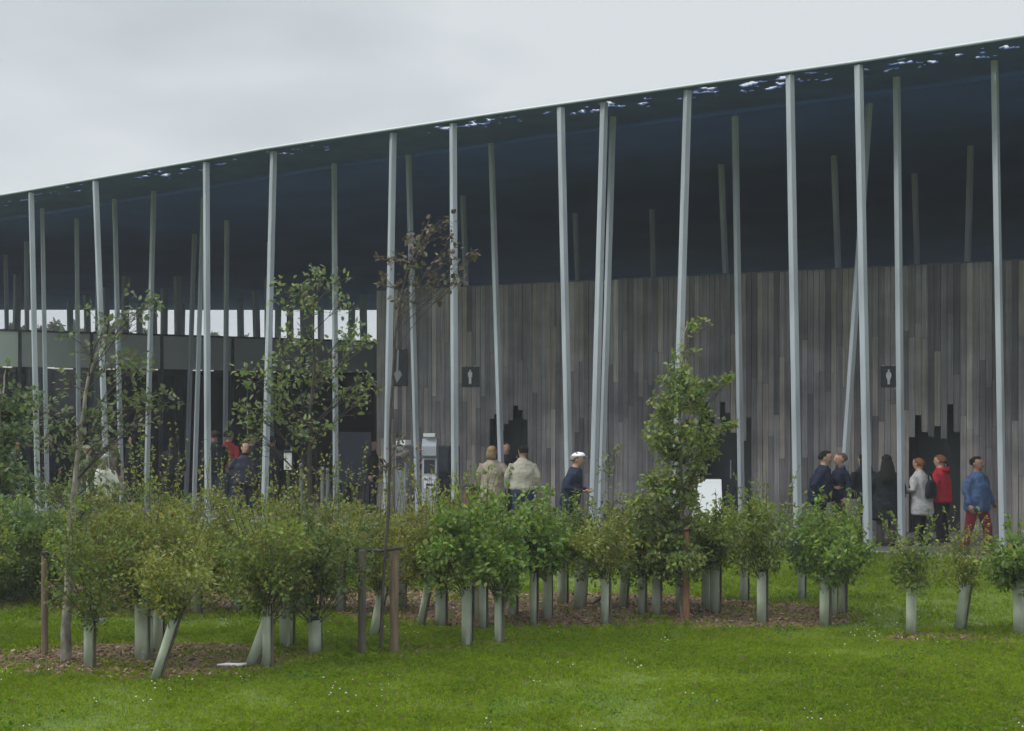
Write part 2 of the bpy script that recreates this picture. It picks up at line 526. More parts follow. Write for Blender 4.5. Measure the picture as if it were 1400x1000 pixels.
def Yfront(x, w=0.10):
    return tw(t_on(x, w), w).y
G1 = 'steel columns under the roof front edge'
G2 = 'steel columns standing behind the roof edge'
G3 = 'columns rising behind the timber wall'
G4 = 'far columns seen against the sky strip'
front = [
    (43, 280, 50, 600, 'pale steel column at the roof edge nearest the left end of the photo'),
    (131, 260, 143, 580, 'pale roof-edge column leaning slightly, second from the left end'),
    (282, 230, 284, 640, 'straight pale roof-edge column beside the man in dark jacket and red-topped person'),
    (374, 215, 361, 718, 'roof-edge column leaning right in front of the leafy tree, its foot seen above the shrubs'),
    (537.5, 190, 529, 650, 'roof-edge column crossing the left corner of the timber wall'),
    (619.5, 175, 622, 650, 'upright roof-edge column left of the small square man sign'),
    (767, 160, 777, 620, 'roof-edge column leaning left just above the man in the white cap'),
    (826, 145, 811, 690, 'roof-edge column leaning right, front one of a close pair right of the white cap man'),
    (940, 130, 930, 470, 'roof-edge column leaning right behind the bushy conical tree'),
    (1080, 105, 1090, 680, 'roof-edge column left of the man in navy jacket'),
    (1174, 95, 1187, 750, 'tall roof-edge column standing on the grass edge in front of dark coated people'),
]
for i, c in enumerate(front):
    column(*c[:4], Yfront((c[0] + c[2]) / 2), c[4], G1, 0.054, foot=i in (3, 10), rot=math.radians(30 + 5 * (i % 4)))
# off-frame neighbours keep the row going
for t in (-5.2, -8.8, 22.5, 25.8, 29.1):
    p = tw(t, 0.1)
    root_x = CX + p.x * FPX / p.y
    column(root_x, 300, root_x + 4, 600, p.y, 'roof-edge steel column beyond the picture edge', G1)

def Ytop(x, y):
    """depth of the soffit along the ray through a pixel"""
    lo, hi = Yfront(x, 0.0), Yfront(x, 16.0)
    for _ in range(40):
        mid = (lo + hi) / 2
        p = at(x, y, mid)
        if p.z > soffit_xy(p.x, p.y) : lo, hi = (lo, mid)
        else: lo, hi = (mid, hi)
    return (lo + hi) / 2

second = [
    (58, 300, 63, 580, 1.07, 'thin column just right of the leftmost roof-edge column'),
    (105, 330, 107, 540, 1.13, 'thin shaded column between the first two roof-edge columns'),
    (157, 290, 164, 580, 1.08, 'thin column just right of the second roof-edge column from the left'),
    (210, 270, 202, 600, 1.07, 'thin column leaning right, above the leafy tree at left'),
    (277, 300, 268, 600, 1.12, 'thin column half hidden left of the column by the dark jacketed man'),
    (457, 245, 459, 660, 1.08, 'thin upright column left of the dark blue panel'),
    (559, 235, 570, 640, 1.09, 'mottled thin column beside the grey ticket machine'),
    (672, 210, 684, 600, 1.09, 'thin column in front of the leftmost jagged doorway'),
    (837, 195, 822, 680, 1.05, 'rear column of the close pair right of the white cap man'),
    (1005, 165, 1013, 650, 1.10, 'thin column in front of the middle jagged doorway'),
    (1226, 118, 1232, 680, 1.05, 'thin column just right of the small square woman sign'),
    (1360, 100, 1370, 680, 1.045, 'thin column right of the man in the blue shirt'),
    (1188, 150, 1156, 620, 1.11, 'steeply tilted thin column crossing behind the tall column by the dark coats'),
]
for i, c in enumerate(second):
    Y = Yfront((c[0] + c[2]) / 2) * c[4]
    column(*c[:4], Y, c[5], G2, 0.047, rot=math.radians(28 + 6 * (i % 4)))
third = [
    (8, 365, 10, 500, 1.3, 'faint column at the extreme left edge under the roof'),
    (36, 340, 38, 560, 1.22, 'faint column close behind the leftmost roof-edge column, on its left'),
    (134, 330, 132, 560, 1.35, 'faint column in deep shade left of the second roof-edge column'),
    (265, 350, 257, 600, 1.30, 'faint rear column left of the trio beside the man in dark jacket'),
    (310, 340, 308, 600, 1.25, 'faint rear column right of the column by the man in dark jacket'),
    (368, 330, 371, 560, 1.4, 'faint rear column behind the right-leaning column with visible foot'),
]
for c in third:
    column(*c[:4], Yfront((c[0] + c[2]) / 2) * c[4], c[5], G2, 0.052)
behind = [
    (632, 250, 637, 385, 'column behind the timber wall beside the upright column by the man sign'),
    (786, 300, 790, 385, 'faint column behind the timber wall above the white cap man'),
    (892, 325, 893, 385, 'very faint column behind the timber wall left of the conical tree'),
    (985, 205, 992, 372, 'column behind the timber wall above the middle jagged doorway'),
    (1139, 180, 1146, 368, 'column behind the timber wall left of the tall column by the dark coats'),
    (1328, 160, 1323, 360, 'column behind the timber wall above the man in blue shirt'),
    (1253, 330, 1254, 365, 'very faint column behind the timber wall above the right jagged doorway'),
]
for i, c in enumerate(behind):
    k = 1.30 + 0.02 * (i % 3) + (0.12 if i in (1, 2, 6) else 0)
    column(*c[:4], Yfront((c[0] + c[2]) / 2) * k, c[4], G3, 0.052)
for i, x in enumerate((24, 95, 118, 145, 172, 190, 209, 225, 243, 250, 328, 349, 367, 381, 396, 414, 425, 438, 482, 496)):
    lean = (-2, 1.5, 2.5, 0, -1.5, 1, 2, -1, 1)[i % 9]
    column(x, 380, x + lean, 480, 50 + 4.5 * (i * 7 % 4), 'thin dark column far back, outlined against the bright sky strip', G4, 0.105)

# ------------------------------------------------------------------ timber pod
WALL_W, WALL_Z = 5.2, 5.24
TL = t_on(516, WALL_W); TRV = t_on(1406, WALL_W); TR = -16.0
pod = empty('timber_building', tw((TL + TR) / 2, WALL_W, 0), 'low building clad in weathered grey vertical planks with jagged dark doorways', 'building')
pinv = pod.location
def pl(t, w, z): return tw(t, w, z) - pinv
PANG = math.atan2(D.y, D.x)

def px_t(x): return t_on(x, WALL_W)
def px_z(x, y):
    p = tw(px_t(x), WALL_W); return HC + (HY - y) * p.y / FPX
DOORS = [   # left px, right px, jag list (x0, x1, y)
    (670, 722, [(670, 675, 573), (675, 681, 567), (681, 689, 590), (689, 692, 556), (692, 698, 580), (698, 704, 575), (704, 709, 555), (709, 713, 561), (713, 718, 581), (718, 722, 574)]),
    (957, 1028, [(957, 968, 550), (968, 977, 571), (977, 987, 598), (987, 993, 550), (993, 1001, 565), (1001, 1012, 592), (1012, 1020, 603), (1020, 1028, 571)]),
    (1243, 1313, [(1243, 1250, 598), (1250, 1256, 568), (1256, 1267, 591), (1267, 1276, 598), (1276, 1281, 576), (1281, 1286, 583), (1286, 1295, 600), (1295, 1302, 553), (1302, 1308, 568), (1308, 1313, 591)]),
]
def lower_edge(x):
    for a, b, jag in DOORS:
        if a <= x <= b:
            for p, q, y in jag:
                if p <= x <= q: return px_z((p + q) / 2, y)
            return px_z(x, 598)
    return 0.02
# plank column layout: widths snapped to the doorway jambs
bm = bmesh.new(); box(bm, (0, 0, 0), (1, 1, 1))
bmesh.ops.bevel(bm, geom=list(bm.edges), offset=0.03, segments=1, affect='EDGES', clamp_overlap=True)
PLANK_ME = bm_mesh('plank', bm)
PLANK_ME.materials.append(M_WOOD)
bm = bmesh.new(); box(bm, (0, 0, 0), (1, 1, 1))
PW = 0.120
rp = random.Random(21)
cols = []
marks = sorted([TL] + [px_t(x) for d in DOORS for x in d[:2]] + [TR])[::-1]     # TL is the largest t
for a, b in zip(marks[:-1], marks[1:]):
    n = max(1, round((a - b) / PW))
    for i in range(n):
        cols.append((a - (a - b) * i / n, a - (a - b) * (i + 1) / n))
vis = [c for c in cols if (c[0] + c[1]) / 2 > TRV]
boards = []
for k, (ta, tb) in enumerate(cols):
    tm = (ta + tb) / 2
    p = tw(tm, WALL_W); x = CX + p.x * FPX / p.y
    z0 = lower_edge(x)
    cuts = [z0, WALL_Z]
    L_ = WALL_Z - z0
    n = 3 if L_ > 4 else 2
    if rp.random() < 0.62: n -= 1
    for q in range(n - 1):
        cuts.append(z0 + L_ * ((q + 1) / n + rp.uniform(-0.16, 0.16)))
    cuts.sort()
    for z_a, z_b in zip(cuts[:-1], cuts[1:]):
        boards.append((ta, tb, z_a, z_b, tm > TRV))
near = [b for b in boards if b[4]]; rest = [b for b in boards if not b[4]]
near.sort(key=lambda b: b[0])
rest += near[300:] if len(near) > 300 else []
near = near[:300]
def plank_M(b, r):
    ta, tb, za, zb, _ = b
    th = 0.024
    pr = r.uniform(-0.006, 0.016)
    c = tw((ta + tb) / 2, WALL_W - 0.012 - pr, (za + zb) / 2) - pinv
    return c, (abs(ta - tb) - 0.007, th, zb - za - 0.004)
for b in near:
    c, s = plank_M(b, rp)
    o = bpy.data.objects.new('plank', PLANK_ME)
    o.parent = pod; o.location = c; o.scale = s; o.rotation_euler = (0, 0, PANG)
    COL.objects.link(o)
bm = bmesh.new()
for b in rest:
    c, s = plank_M(b, rp)
    box(bm, c, s, PANG)
if rest:
    o = link('plank_row', bm_mesh('plank_row', bm), M_WOOD, pod); o['kind'] = 'stuff'
# solid wall behind, with real openings
bm = bmesh.new()
def wall_seg(ta, tb, za, zb, w0, w1):
    hexa(bm, [pl(ta, w0, za), pl(tb, w0, za), pl(tb, w1, za), pl(ta, w1, za), pl(ta, w0, zb), pl(tb, w0, zb), pl(tb, w1, zb), pl(ta, w1, zb)])
segs = [(TL - 0.004, px_t(DOORS[0][0])), (px_t(DOORS[0][1]), px_t(DOORS[1][0])), (px_t(DOORS[1][1]), px_t(DOORS[2][0])), (px_t(DOORS[2][1]), TR)]
WB = WALL_W + 0.012
for a, b in segs: wall_seg(a, b, 0.02, WALL_Z - 0.01, WB, WB + 0.2)
for d in DOORS:
    ztop = max(px_z((p + q) / 2, y) for p, q, y in d[2]) + 0.02
    wall_seg(px_t(d[0]) - 0.001, px_t(d[1]) + 0.001, ztop, WALL_Z - 0.01, WB, WB + 0.2)
wall_seg(TL - 0.004, TL - 0.2, 0.02, WALL_Z - 0.01, WB + 0.203, WALL_W + 13.8)
bmesh.ops.recalc_face_normals(bm, faces=bm.faces)
link('wall', bm_mesh('wall', bm), M_DARK, pod)
bm = bmesh.new()
wall_seg(TL + 0.03, TR, WALL_Z - 0.009, WALL_Z + 0.03, WALL_W + 0.004, WALL_W + 14)
bmesh.ops.recalc_face_normals(bm, faces=bm.faces)
link('roof', bm_mesh('roof', bm), plain('pod_roof', (0.08, 0.085, 0.09), 0.8), pod)
# planked end wall facing the glazed part
bm = bmesh.new()
w = WALL_W + 0.0
while w < WALL_W + 13.9:
    c = tw(TL + 0.014, w + 0.07, WALL_Z / 2) - pinv
    box(bm, c, (0.024, 0.136, WALL_Z - 0.02), PANG)
    w += 0.142
o = link('end_cladding', bm_mesh('end_cladding', bm), M_WOOD, pod); o['kind'] = 'stuff'
dn = ['dark recessed door on the left', 'dark recessed door in the middle', 'dark recessed door on the right']
for d in DOORS:
    ta, tb = px_t(d[0]), px_t(d[1])
    bm = bmesh.new()
    wall_seg(ta + 0.05, tb - 0.05, 0.02, 4.2, WB + 0.55, WB + 0.62)
    bmesh.ops.recalc_face_normals(bm, faces=bm.faces)
    dd = link('door', bm_mesh('door', bm), M_DOOR, pod)
    # reveals and door seam
    bm = bmesh.new()
    wall_seg(ta + 0.05, ta - 0.02, 0.02, 4.2, WB + 0.203, WB + 0.548)
    wall_seg(tb + 0.02, tb - 0.05, 0.02, 4.2, WB + 0.203, WB + 0.548)
    wall_seg(ta - 0.021, tb + 0.021, 4.0, 4.2, WB + 0.203, WB + 0.548)
    bmesh.ops.recalc_face_normals(bm, faces=bm.faces)
    link('reveal', bm_mesh('reveal', bm), M_DARK, dd)
    bm = bmesh.new()
    wall_seg((ta + tb) / 2 + 0.012, (ta + tb) / 2 - 0.012, 0.02, 2.3, WB + 0.535, WB + 0.552)
    wall_seg(ta - 0.03, tb + 0.03, 2.3, 2.34, WB + 0.535, WB + 0.552)
    bmesh.ops.recalc_face_normals(bm, faces=bm.faces)
    link('door_frame', bm_mesh('door_frame', bm), M_MULLION, dd)
    bm = bmesh.new()
    for s_ in (-1, 1):
        tt = (ta + tb) / 2 + s_ * 0.09
        wall_seg(tt + 0.012, tt - 0.012, 0.95, 1.35, WB + 0.50, WB + 0.549)
    bmesh.ops.recalc_face_normals(bm, faces=bm.faces)
    link('handle', bm_mesh('handle', bm), M_STEEL, dd)

# ------------------------------------------------------------------ signs on the wall
def poly_extrude(bm, pts, M, th):
    lo = [bm.verts.new(M @ Vector((x, 0, z))) for x, z in pts]
    hi = [bm.verts.new(M @ Vector((x, -th, z))) for x, z in pts]
    bm.faces.new(hi); bm.faces.new(list(reversed(lo)))
    n = len(pts)
    for i in range(n): bm.faces.new((lo[i], lo[(i + 1) % n], hi[(i + 1) % n], hi[i]))

def wall_sign(x0, x1, y0, y1, label, name):
    xm, ym = (x0 + x1) / 2, (y0 + y1) / 2
    p = tw(px_t(xm), WALL_W - 0.045, px_z(xm, ym))
    Wd = abs(px_t(x0) - px_t(x1)); Hd = (y1 - y0) * p.y / FPX
    root = empty(name, p, label, 'sign', rz=PANG + math.pi)
    bm = bmesh.new()
    box(bm, (0, 0, 0), (Wd, 0.03, Hd))
    bmesh.ops.bevel(bm, geom=list(bm.edges), offset=0.004, segments=1, affect='EDGES')
    link('panel', bm_mesh('panel', bm), M_SIGN, root)
    bm = bmesh.new()
    for sx in (-.3, .3):
        box(bm, (sx * Wd, -0.01, Hd / 2 + 0.015), (0.06, 0.06, 0.024))
    link('bracket', bm_mesh('bracket', bm), M_STEEL, root)
    return root, Wd, Hd

def circle(cx, cz, r, n=14, sq=1.0):
    return [(cx + r * math.cos(2 * math.pi * k / n), cz + r * sq * math.sin(2 * math.pi * k / n)) for k in range(n)]
root, Wd, Hd = wall_sign(633, 656.5, 502, 529, 'small square dark sign with a pale standing man figure', 'toilet_sign')
k = Hd * 0.72
M = Matrix.Translation((0, -0.016, 0))
bm = bmesh.new()
poly_extrude(bm, circle(0, 0.42 * k, 0.075 * k), M, 0.006)
poly_extrude(bm, [(-0.17, 0.30), (-0.12, 0.335), (0.12, 0.335), (0.17, 0.30), (0.17, 0.0), (0.115, -0.02), (0.10, 0.20), (0.10, -0.5), (0.015, -0.5), (0.0, -0.12),
                  (-0.015, -0.5), (-0.10, -0.5), (-0.10, 0.20), (-0.115, -0.02), (-0.17, 0.0)] and
             [(x * k, z * k) for x, z in ((-0.17, 0.0), (-0.115, -0.02), (-0.10, 0.2), (-0.10, -0.5), (-0.012, -0.5), (0.0, -0.1), (0.012, -0.5), (0.10, -0.5), (0.10, 0.2), (0.115, -0.02), (0.17, 0.0), (0.17, 0.3), (0.12, 0.335), (-0.12, 0.335), (-0.17, 0.3))], M, 0.006)
link('man_figure', bm_mesh('man_figure', bm), M_WHITE, root)
root, Wd, Hd = wall_sign(1205, 1227.5, 501, 529.5, 'small square dark sign with a pale woman figure beside the right doorway', 'toilet_sign')
k = Hd * 0.74
bm = bmesh.new()
poly_extrude(bm, circle(0, 0.40 * k, 0.075 * k), M, 0.006)
poly_extrude(bm, [(x * k, z * k) for x, z in ((-0.08, -0.22), (-0.075, -0.5), (0.075, -0.5), (0.08, -0.22), (0.17, 0.0), (0.18, 0.12), (0.14, 0.24), (0.06, 0.32), (-0.06, 0.32), (-0.14, 0.24), (-0.18, 0.12), (-0.17, 0.0))], M, 0.006)
link('woman_figure', bm_mesh('woman_figure', bm), M_WHITE, root)
root, Wd, Hd = wall_sign(536, 558, 478, 528, 'tall dark direction sign with grey downward arrow at left end of timber wall', 'direction_sign')
bm = bmesh.new()
k = Hd
poly_extrude(bm, [(x * k, z * k) for x, z in ((-0.05, 0.5 - 0.02), (0.015, 0.48), (-0.01, -0.10), (0.03, -0.07), (0.075, -0.12), (0.11, -0.20), (-0.06, -0.42), (-0.15, -0.16), (-0.075, -0.10))], M, 0.006)
link('arrow', bm_mesh('arrow', bm), plain('grey_print', (0.36, 0.38, 0.4), 0.5, 0.05), root)

# ------------------------------------------------------------------ glazed pod on the left
GA, GB = at(0, 450, 38.0), at(517, 466, 44.9)
gdir = Vector((GB.x - GA.x, GB.y - GA.y, 0)); GLEN = gdir.length; gdir.normalize()
gnor = Vector((-gdir.y, gdir.x, 0))                  # away from the camera
ZT, ZB = 4.49, 3.52
gp = empty('glazed_building', Vector((GA.x, GA.y, 0)), 'low glazed building with grey fascia band and ceiling lights behind the columns', 'building')
g0 = Vector((GA.x, GA.y, 0))
GANG = math.atan2(gdir.y, gdir.x)
def gl(s, w, z): return gdir * s + gnor * w + Vector((0, 0, z))
def g_s(x):
    k_ = (x - CX) / FPX
    return (k_ * g0.y - g0.x) / (gdir.x - k_ * gdir.y)
joints = [g_s(x) for x in (-230, -140, -60, 27, 125, 221, 318, 415, 516)]
def gbox(bm, s0, s1, w0, w1, z0, z1):
    hexa(bm, [gl(s0, w0, z0), gl(s1, w0, z0), gl(s1, w1, z0), gl(s0, w1, z0), gl(s0, w0, z1), gl(s1, w0, z1), gl(s1, w1, z1), gl(s0, w1, z1)])
def gpart(name, mat, boxes, parent=gp):
    bm = bmesh.new()
    for b in boxes: gbox(bm, *b)
    bmesh.ops.recalc_face_normals(bm, faces=bm.faces)
    return link(name, bm_mesh(name, bm), mat, parent)
M_GLASS, nt, b = new_mat('dark_glass')
N, L = nt.nodes, nt.links
tr = N.new('ShaderNodeBsdfTransparent'); tr.inputs[0].default_value = (0.62, 0.68, 0.68, 1)
gs = N.new('ShaderNodeBsdfGlossy'); gs.inputs['Roughness'].default_value = 0.03
fr = N.new('ShaderNodeFresnel'); fr.inputs['IOR'].default_value = 1.45
ms = N.new('ShaderNodeMixShader'); L.new(fr.outputs[0], ms.inputs[0]); L.new(tr.outputs[0], ms.inputs[1]); L.new(gs.outputs[0], ms.inputs[2])
L.new(ms.outputs[0], N.get('Material Output').inputs['Surface'])
M_FASCIA_REFL = plain('fascia_painted_reflection', (0.56, 0.62, 0.58), 0.3, 0.15, 0.8)  # reflection on the left-end panels, put into the colour as a paler grey
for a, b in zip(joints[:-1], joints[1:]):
    gpart('fascia_panel', M_FASCIA if b > g_s(40) else M_FASCIA_REFL, [(a + 0.045, b - 0.045, 0.0, 0.06, ZB, ZT - 0.05)])
    gpart('glass_pane', M_GLASS, [(a + 0.045, b - 0.045, 0.10, 0.112, 0.06, ZB - 0.02)])
for j in joints:
    gpart('mullion', M_MULLION, [(j - 0.042, j + 0.042, -0.02, 0.14, 0.012, ZT - 0.05)])
S0, S1 = joints[0], joints[-1]
gpart('roof', M_MULLION, [(S0 - 0.1, S1 + 0.1, -0.05, 9.0, ZT - 0.047, ZT)])
gpart('ceiling', M_DARK, [(S0, S1, 0.16, 8.8, ZB + 0.02, ZB + 0.08)])
gpart('back_wall', M_DARK, [(S0, S1, 8.8, 8.95, 0.012, ZT - 0.05)])
gpart('side_wall', M_DARK, [(S1 + 0.045, S1 + 0.14, 0.15, 8.79, 0.012, ZT - 0.05), (S0 - 0.14, S0 - 0.045, 0.15, 8.79, 0.012, ZT - 0.05)])
M_LAMP, nt, b = new_mat('ceiling_lamp')
b.inputs['Emission Color'].default_value = (1, 0.95, 0.85, 1); b.inputs['Emission Strength'].default_value = 0.6
b.inputs['Base Color'].default_value = (0.8, 0.8, 0.78, 1)
for x, w, half in ((20, 0.5, .22), (80, 0.6, .24), (100, 1.2, .16), (118, 1.3, .26), (175, 1.1, .15), (231, 1.0, .26), (291, 0.9, .20), (315, 1.2, .12), (375, 1.2, .16), (405, 1.4, .12)):
    s = g_s(x)
    gpart('ceiling_light', M_LAMP, [(s - half * .45, s + half * .45, w, w + 0.25, ZB - 0.012, ZB + 0.018)])

# low counters seen deep inside as dark shapes
# ------------------------------------------------------------------ street furniture
def furn_at(x, Y): return Vector(((x - CX) * Y / FPX, Y, 0.012))
# ticket machine
Y = 31.5
o = empty('ticket_machine', furn_at(588, Y), 'pale grey ticket machine with recessed dark screen by the left corner of the timber wall', 'machine', rz=PANG + math.pi + 0.45)
o.scale = (.78, .7, 1)
bm = bmesh.new()
prof = [(-0.28, 0.0), (0.28, 0.0), (0.28, 1.78), (-0.10, 1.78), (-0.28, 1.62), (-0.28, 1.42), (-0.12, 1.36), (-0.20, 0.98), (-0.28, 0.92)]
for sx in (0,):
    lo = [bm.verts.new((-0.20, p[0], p[1])) for p in prof]; hi = [bm.verts.new((0.20, p[0], p[1])) for p in prof]
    bm.faces.new(lo); bm.faces.new(list(reversed(hi)))
    for i in range(len(prof)):
        bm.faces.new((lo[i], hi[i], hi[(i + 1) % len(prof)], lo[(i + 1) % len(prof)]))
bmesh.ops.recalc_face_normals(bm, faces=bm.faces)
link('body', bm_mesh('body', bm), plain('machine_grey', (0.42, 0.45, 0.50), 0.4, 0.08), o)
bm = bmesh.new(); box(bm, (0, 0, 0), (0.30, 0.012, 0.30), M=Matrix.Translation((0, -0.165, 1.18)) @ Matrix.Rotation(math.radians(-12), 4, 'X'))
link('screen', bm_mesh('screen', bm), M_SIGN, o)
bm = bmesh.new(); box(bm, (0, -0.10, 1.86), (0.32, 0.30, 0.07)); box(bm, (0, -0.02, 1.80), (0.2, 0.1, 0.06))
link('header', bm_mesh('header', bm), M_WHITEBOARD, o)
bm = bmesh.new(); box(bm, (0, -0.285, 0.80), (0.28, 0.03, 0.16))
sl = link('ticket_slot', bm_mesh('ticket_slot', bm), M_WHITEBOARD, o)
bm = bmesh.new(); box(bm, (0.02, -0.302, 0.80), (0.2, 0.02, 0.05))
link('slot_mouth', bm_mesh('slot_mouth', bm), M_SIGN, sl)
# second slimmer machine, half hidden
o = empty('ticket_machine', furn_at(553, 31.9), 'narrow pale machine with lit header, half hidden behind leaves and a dark figure', 'machine', rz=PANG + math.pi)
o.scale = (.8, .8, 1)
bm = bmesh.new(); box(bm, (0, 0, 0.80), (0.36, 0.4, 1.60))
bmesh.ops.bevel(bm, geom=list(bm.edges), offset=0.02, segments=1, affect='EDGES')
link('body', bm_mesh('body', bm), plain('machine_pale', (0.20, 0.22, 0.24), 0.4, 0.1), o)
bm = bmesh.new(); box(bm, (0, -0.04, 1.69), (0.30, 0.3, 0.10))
link('header', bm_mesh('header', bm), M_WHITEBOARD, o)
bm = bmesh.new(); box(bm, (0, -0.207, 1.25), (0.26, 0.012, 0.30))
link('screen', bm_mesh('screen', bm), M_SIGN, o)
# dark cabinet at the right of the machine
o = empty('cabinet', furn_at(608, 32.6), 'dark blue cabinet standing right of the pale ticket machine', 'cabinet', rz=PANG + math.pi)
bm = bmesh.new(); box(bm, (0, 0, 0.80), (0.52, 0.45, 1.6)); bmesh.ops.bevel(bm, geom=list(bm.edges), offset=0.015, segments=1, affect='EDGES')
link('body', bm_mesh('body', bm), plain('cabinet_blue', (0.025, 0.032, 0.045), 0.5), o)
bm = bmesh.new(); box(bm, (0, -0.232, 0.8), (0.46, 0.012, 1.45)); link('door', bm_mesh('door', bm), plain('cabinet_door', (0.03, 0.038, 0.052), 0.45), o)
# dark blue information panel
Y = 34.0
o = empty('display_board', furn_at(486, Y), 'large dark blue display board left of the timber wall corner', 'display board')
bm = bmesh.new(); box(bm, (0, 0, 1.27), (0.74, 0.09, 1.22)); bmesh.ops.bevel(bm, geom=list(bm.edges), offset=0.015, segments=1, affect='EDGES')
link('panel', bm_mesh('panel', bm), plain('board_blue', (0.011, 0.017, 0.034), 0.5, 0.1), o)
for sx in (-0.28, 0.28):
    bm = bmesh.new(); box(bm, (sx, 0, 0.33), (0.06, 0.06, 0.66))
    link('leg', bm_mesh('leg', bm), M_MULLION, o)
# white notice on a post
o = empty('notice_post', furn_at(394, 30.5), 'small white notice box on a short dark post behind the leafy tree', 'notice')
bm = bmesh.new(); box(bm, (0, 0, 0.55), (0.06, 0.06, 1.1)); link('post', bm_mesh('post', bm), M_STAKE_D, o)
bm = bmesh.new(); box(bm, (0, -0.03, 1.33), (0.16, 0.05, 0.36)); bmesh.ops.bevel(bm, geom=list(bm.edges), offset=0.008, segments=1, affect='EDGES')
link('notice_panel', bm_mesh('notice_panel', bm), M_WHITE, o)
bm = bmesh.new(); box(bm, (0, -0.03, 1.545), (0.19, 0.09, 0.05)); link('hood', bm_mesh('hood', bm), M_RUBBER, o)
# bollards
M_BOLL = plain('bollard_grey', (0.13, 0.14, 0.145), 0.6)
for x, h, lb in ((441, 1.20, 'pale thin bollard just left of the thin column by the dark blue board'), (448, 1.17, 'grey square bollard touching the thin column by the dark blue board'),
                 (412, 1.28, 'thin grey bollard right of the white notice box')):
    o = empty('bollard', furn_at(x, 31.0), lb, 'bollard', 'bollards by the dark blue board')
    bm = bmesh.new(); tube(bm, [(0, 0, 0), (0, 0, h - 0.03), (0, 0, h)], [0.045, 0.045, 0.03], 10)
    link('post', bm_mesh('post', bm, False), M_BOLL, o)
    bm = bmesh.new(); tube(bm, [(0, 0, h - 0.12), (0, 0, h - 0.07)], [0.048, 0.048], 10)
    link('band', bm_mesh('band', bm), M_MULLION, o)
# rust bin
o = empty('litter_bin', furn_at(646, 29.6), 'rust red low bin with dark lid left of the woman in beige jacket', 'bin')
bm = bmesh.new(); tube(bm, [(0, 0, 0.03), (0, 0, 0.80)], [0.17, 0.18], 16, ); link('body', bm_mesh('body', bm), plain('rust_red', (0.14, 0.055, 0.045), 0.7, 0.2), o)
bm = bmesh.new(); tube(bm, [(0, 0, 0.80), (0, 0, 0.85), (0, 0, 0.89)], [0.20, 0.20, 0.13], 16); link('lid', bm_mesh('lid', bm), M_RUBBER, o)
# white A-board
Y = 26.6
o = empty('sandwich_board', furn_at(967, Y), 'white sandwich board in front of the middle doorway, behind the conical tree', 'sign board')
for s_, nm in ((-1, 'front_panel'), (1, 'rear_panel')):
    bm = bmesh.new()
    Mx = Matrix.Translation((0, s_ * 0.19, 0.59)) @ Matrix.Rotation(math.radians(s_ * 15), 4, 'X')
    box(bm, None, (0.50, 0.03, 1.16), M=Mx)
    bmesh.ops.bevel(bm, geom=list(bm.edges), offset=0.008, segments=1, affect='EDGES')
    link(nm, bm_mesh(nm, bm), M_WHITEBOARD, o)
bm = bmesh.new(); box(bm, (0, 0, 1.155), (0.46, 0.07, 0.03)); link('hinge_bar', bm_mesh('hinge_bar', bm), M_MULLION, o)

# ------------------------------------------------------------------ people
def fused(name, bm, voxel, smooth=3, warp=None):
    """closed overlapping lofts fused to one continuous surface"""
    if warp:
        for v in bm.verts: v.co = warp(v.co)
    bmesh.ops.recalc_face_normals(bm, faces=bm.faces)
    me = bm_mesh('tmp', bm)
    o = bpy.data.objects.new('tmp', me)
    COL.objects.link(o)
    m = o.modifiers.new('r', 'REMESH'); m.mode = 'VOXEL'; m.voxel_size = voxel
    s = o.modifiers.new('s', 'SMOOTH'); s.factor = 0.5; s.iterations = smooth
    dg = bpy.context.evaluated_depsgraph_get()
    res = bpy.data.meshes.new_from_object(o.evaluated_get(dg))
    bpy.data.objects.remove(o); bpy.data.meshes.remove(me)
    res.name = name
    for p in res.polygons: p.use_smooth = True
    return res

def cloth(name, col, rough=0.85):
    return plain(name, col, rough, 0.18, 9.0, bump=0.6, stretch=(1, 1, 0.6), spec=0.2)
_cl = {}
def cl(col):
    k = tuple(col)
    if k not in _cl: _cl[k] = cloth('fabric', col)
    return _cl[k]
M_SKIN = plain('skin', (0.42, 0.25, 0.18), 0.55, 0.10, 12.0)
M_SKIN_B = plain('tanned_skin', (0.24, 0.13, 0.09), 0.55, 0.10, 12.0)
M_EYE = plain('eye_dark', (0.03, 0.025, 0.02), 0.3)
M_LIP = plain('lip', (0.30, 0.13, 0.11), 0.5)

def ellipsoid(bm, c, r, seg=14, rings=9):
    res = bmesh.ops.create_uvsphere(bm, u_segments=seg, v_segments=rings, radius=1.0)
    for v in res['verts']:
        v.co = Vector((c[0] + v.co.x * r[0], c[1] + v.co.y * r[1], c[2] + v.co.z * r[2]))
    return res['verts']

ARMS = {
    'down': ((.245, .03, 1.14), (.255, -.05, .90)),
    'bent': ((.26, .05, 1.14), (.16, -.20, 1.08)),
    'chest': ((.25, .02, 1.15), (.08, -.24, 1.20)),
    'pocket': ((.29, .09, 1.14), (.20, -.04, .95)),
    'back': ((.24, .16, 1.16), (.25, .22, .95)),
    'fore': ((.24, -.10, 1.17), (.23, -.30, 1.02)),
    'out': ((.28, .02, 1.15), (.37, -.02, .92)),
}

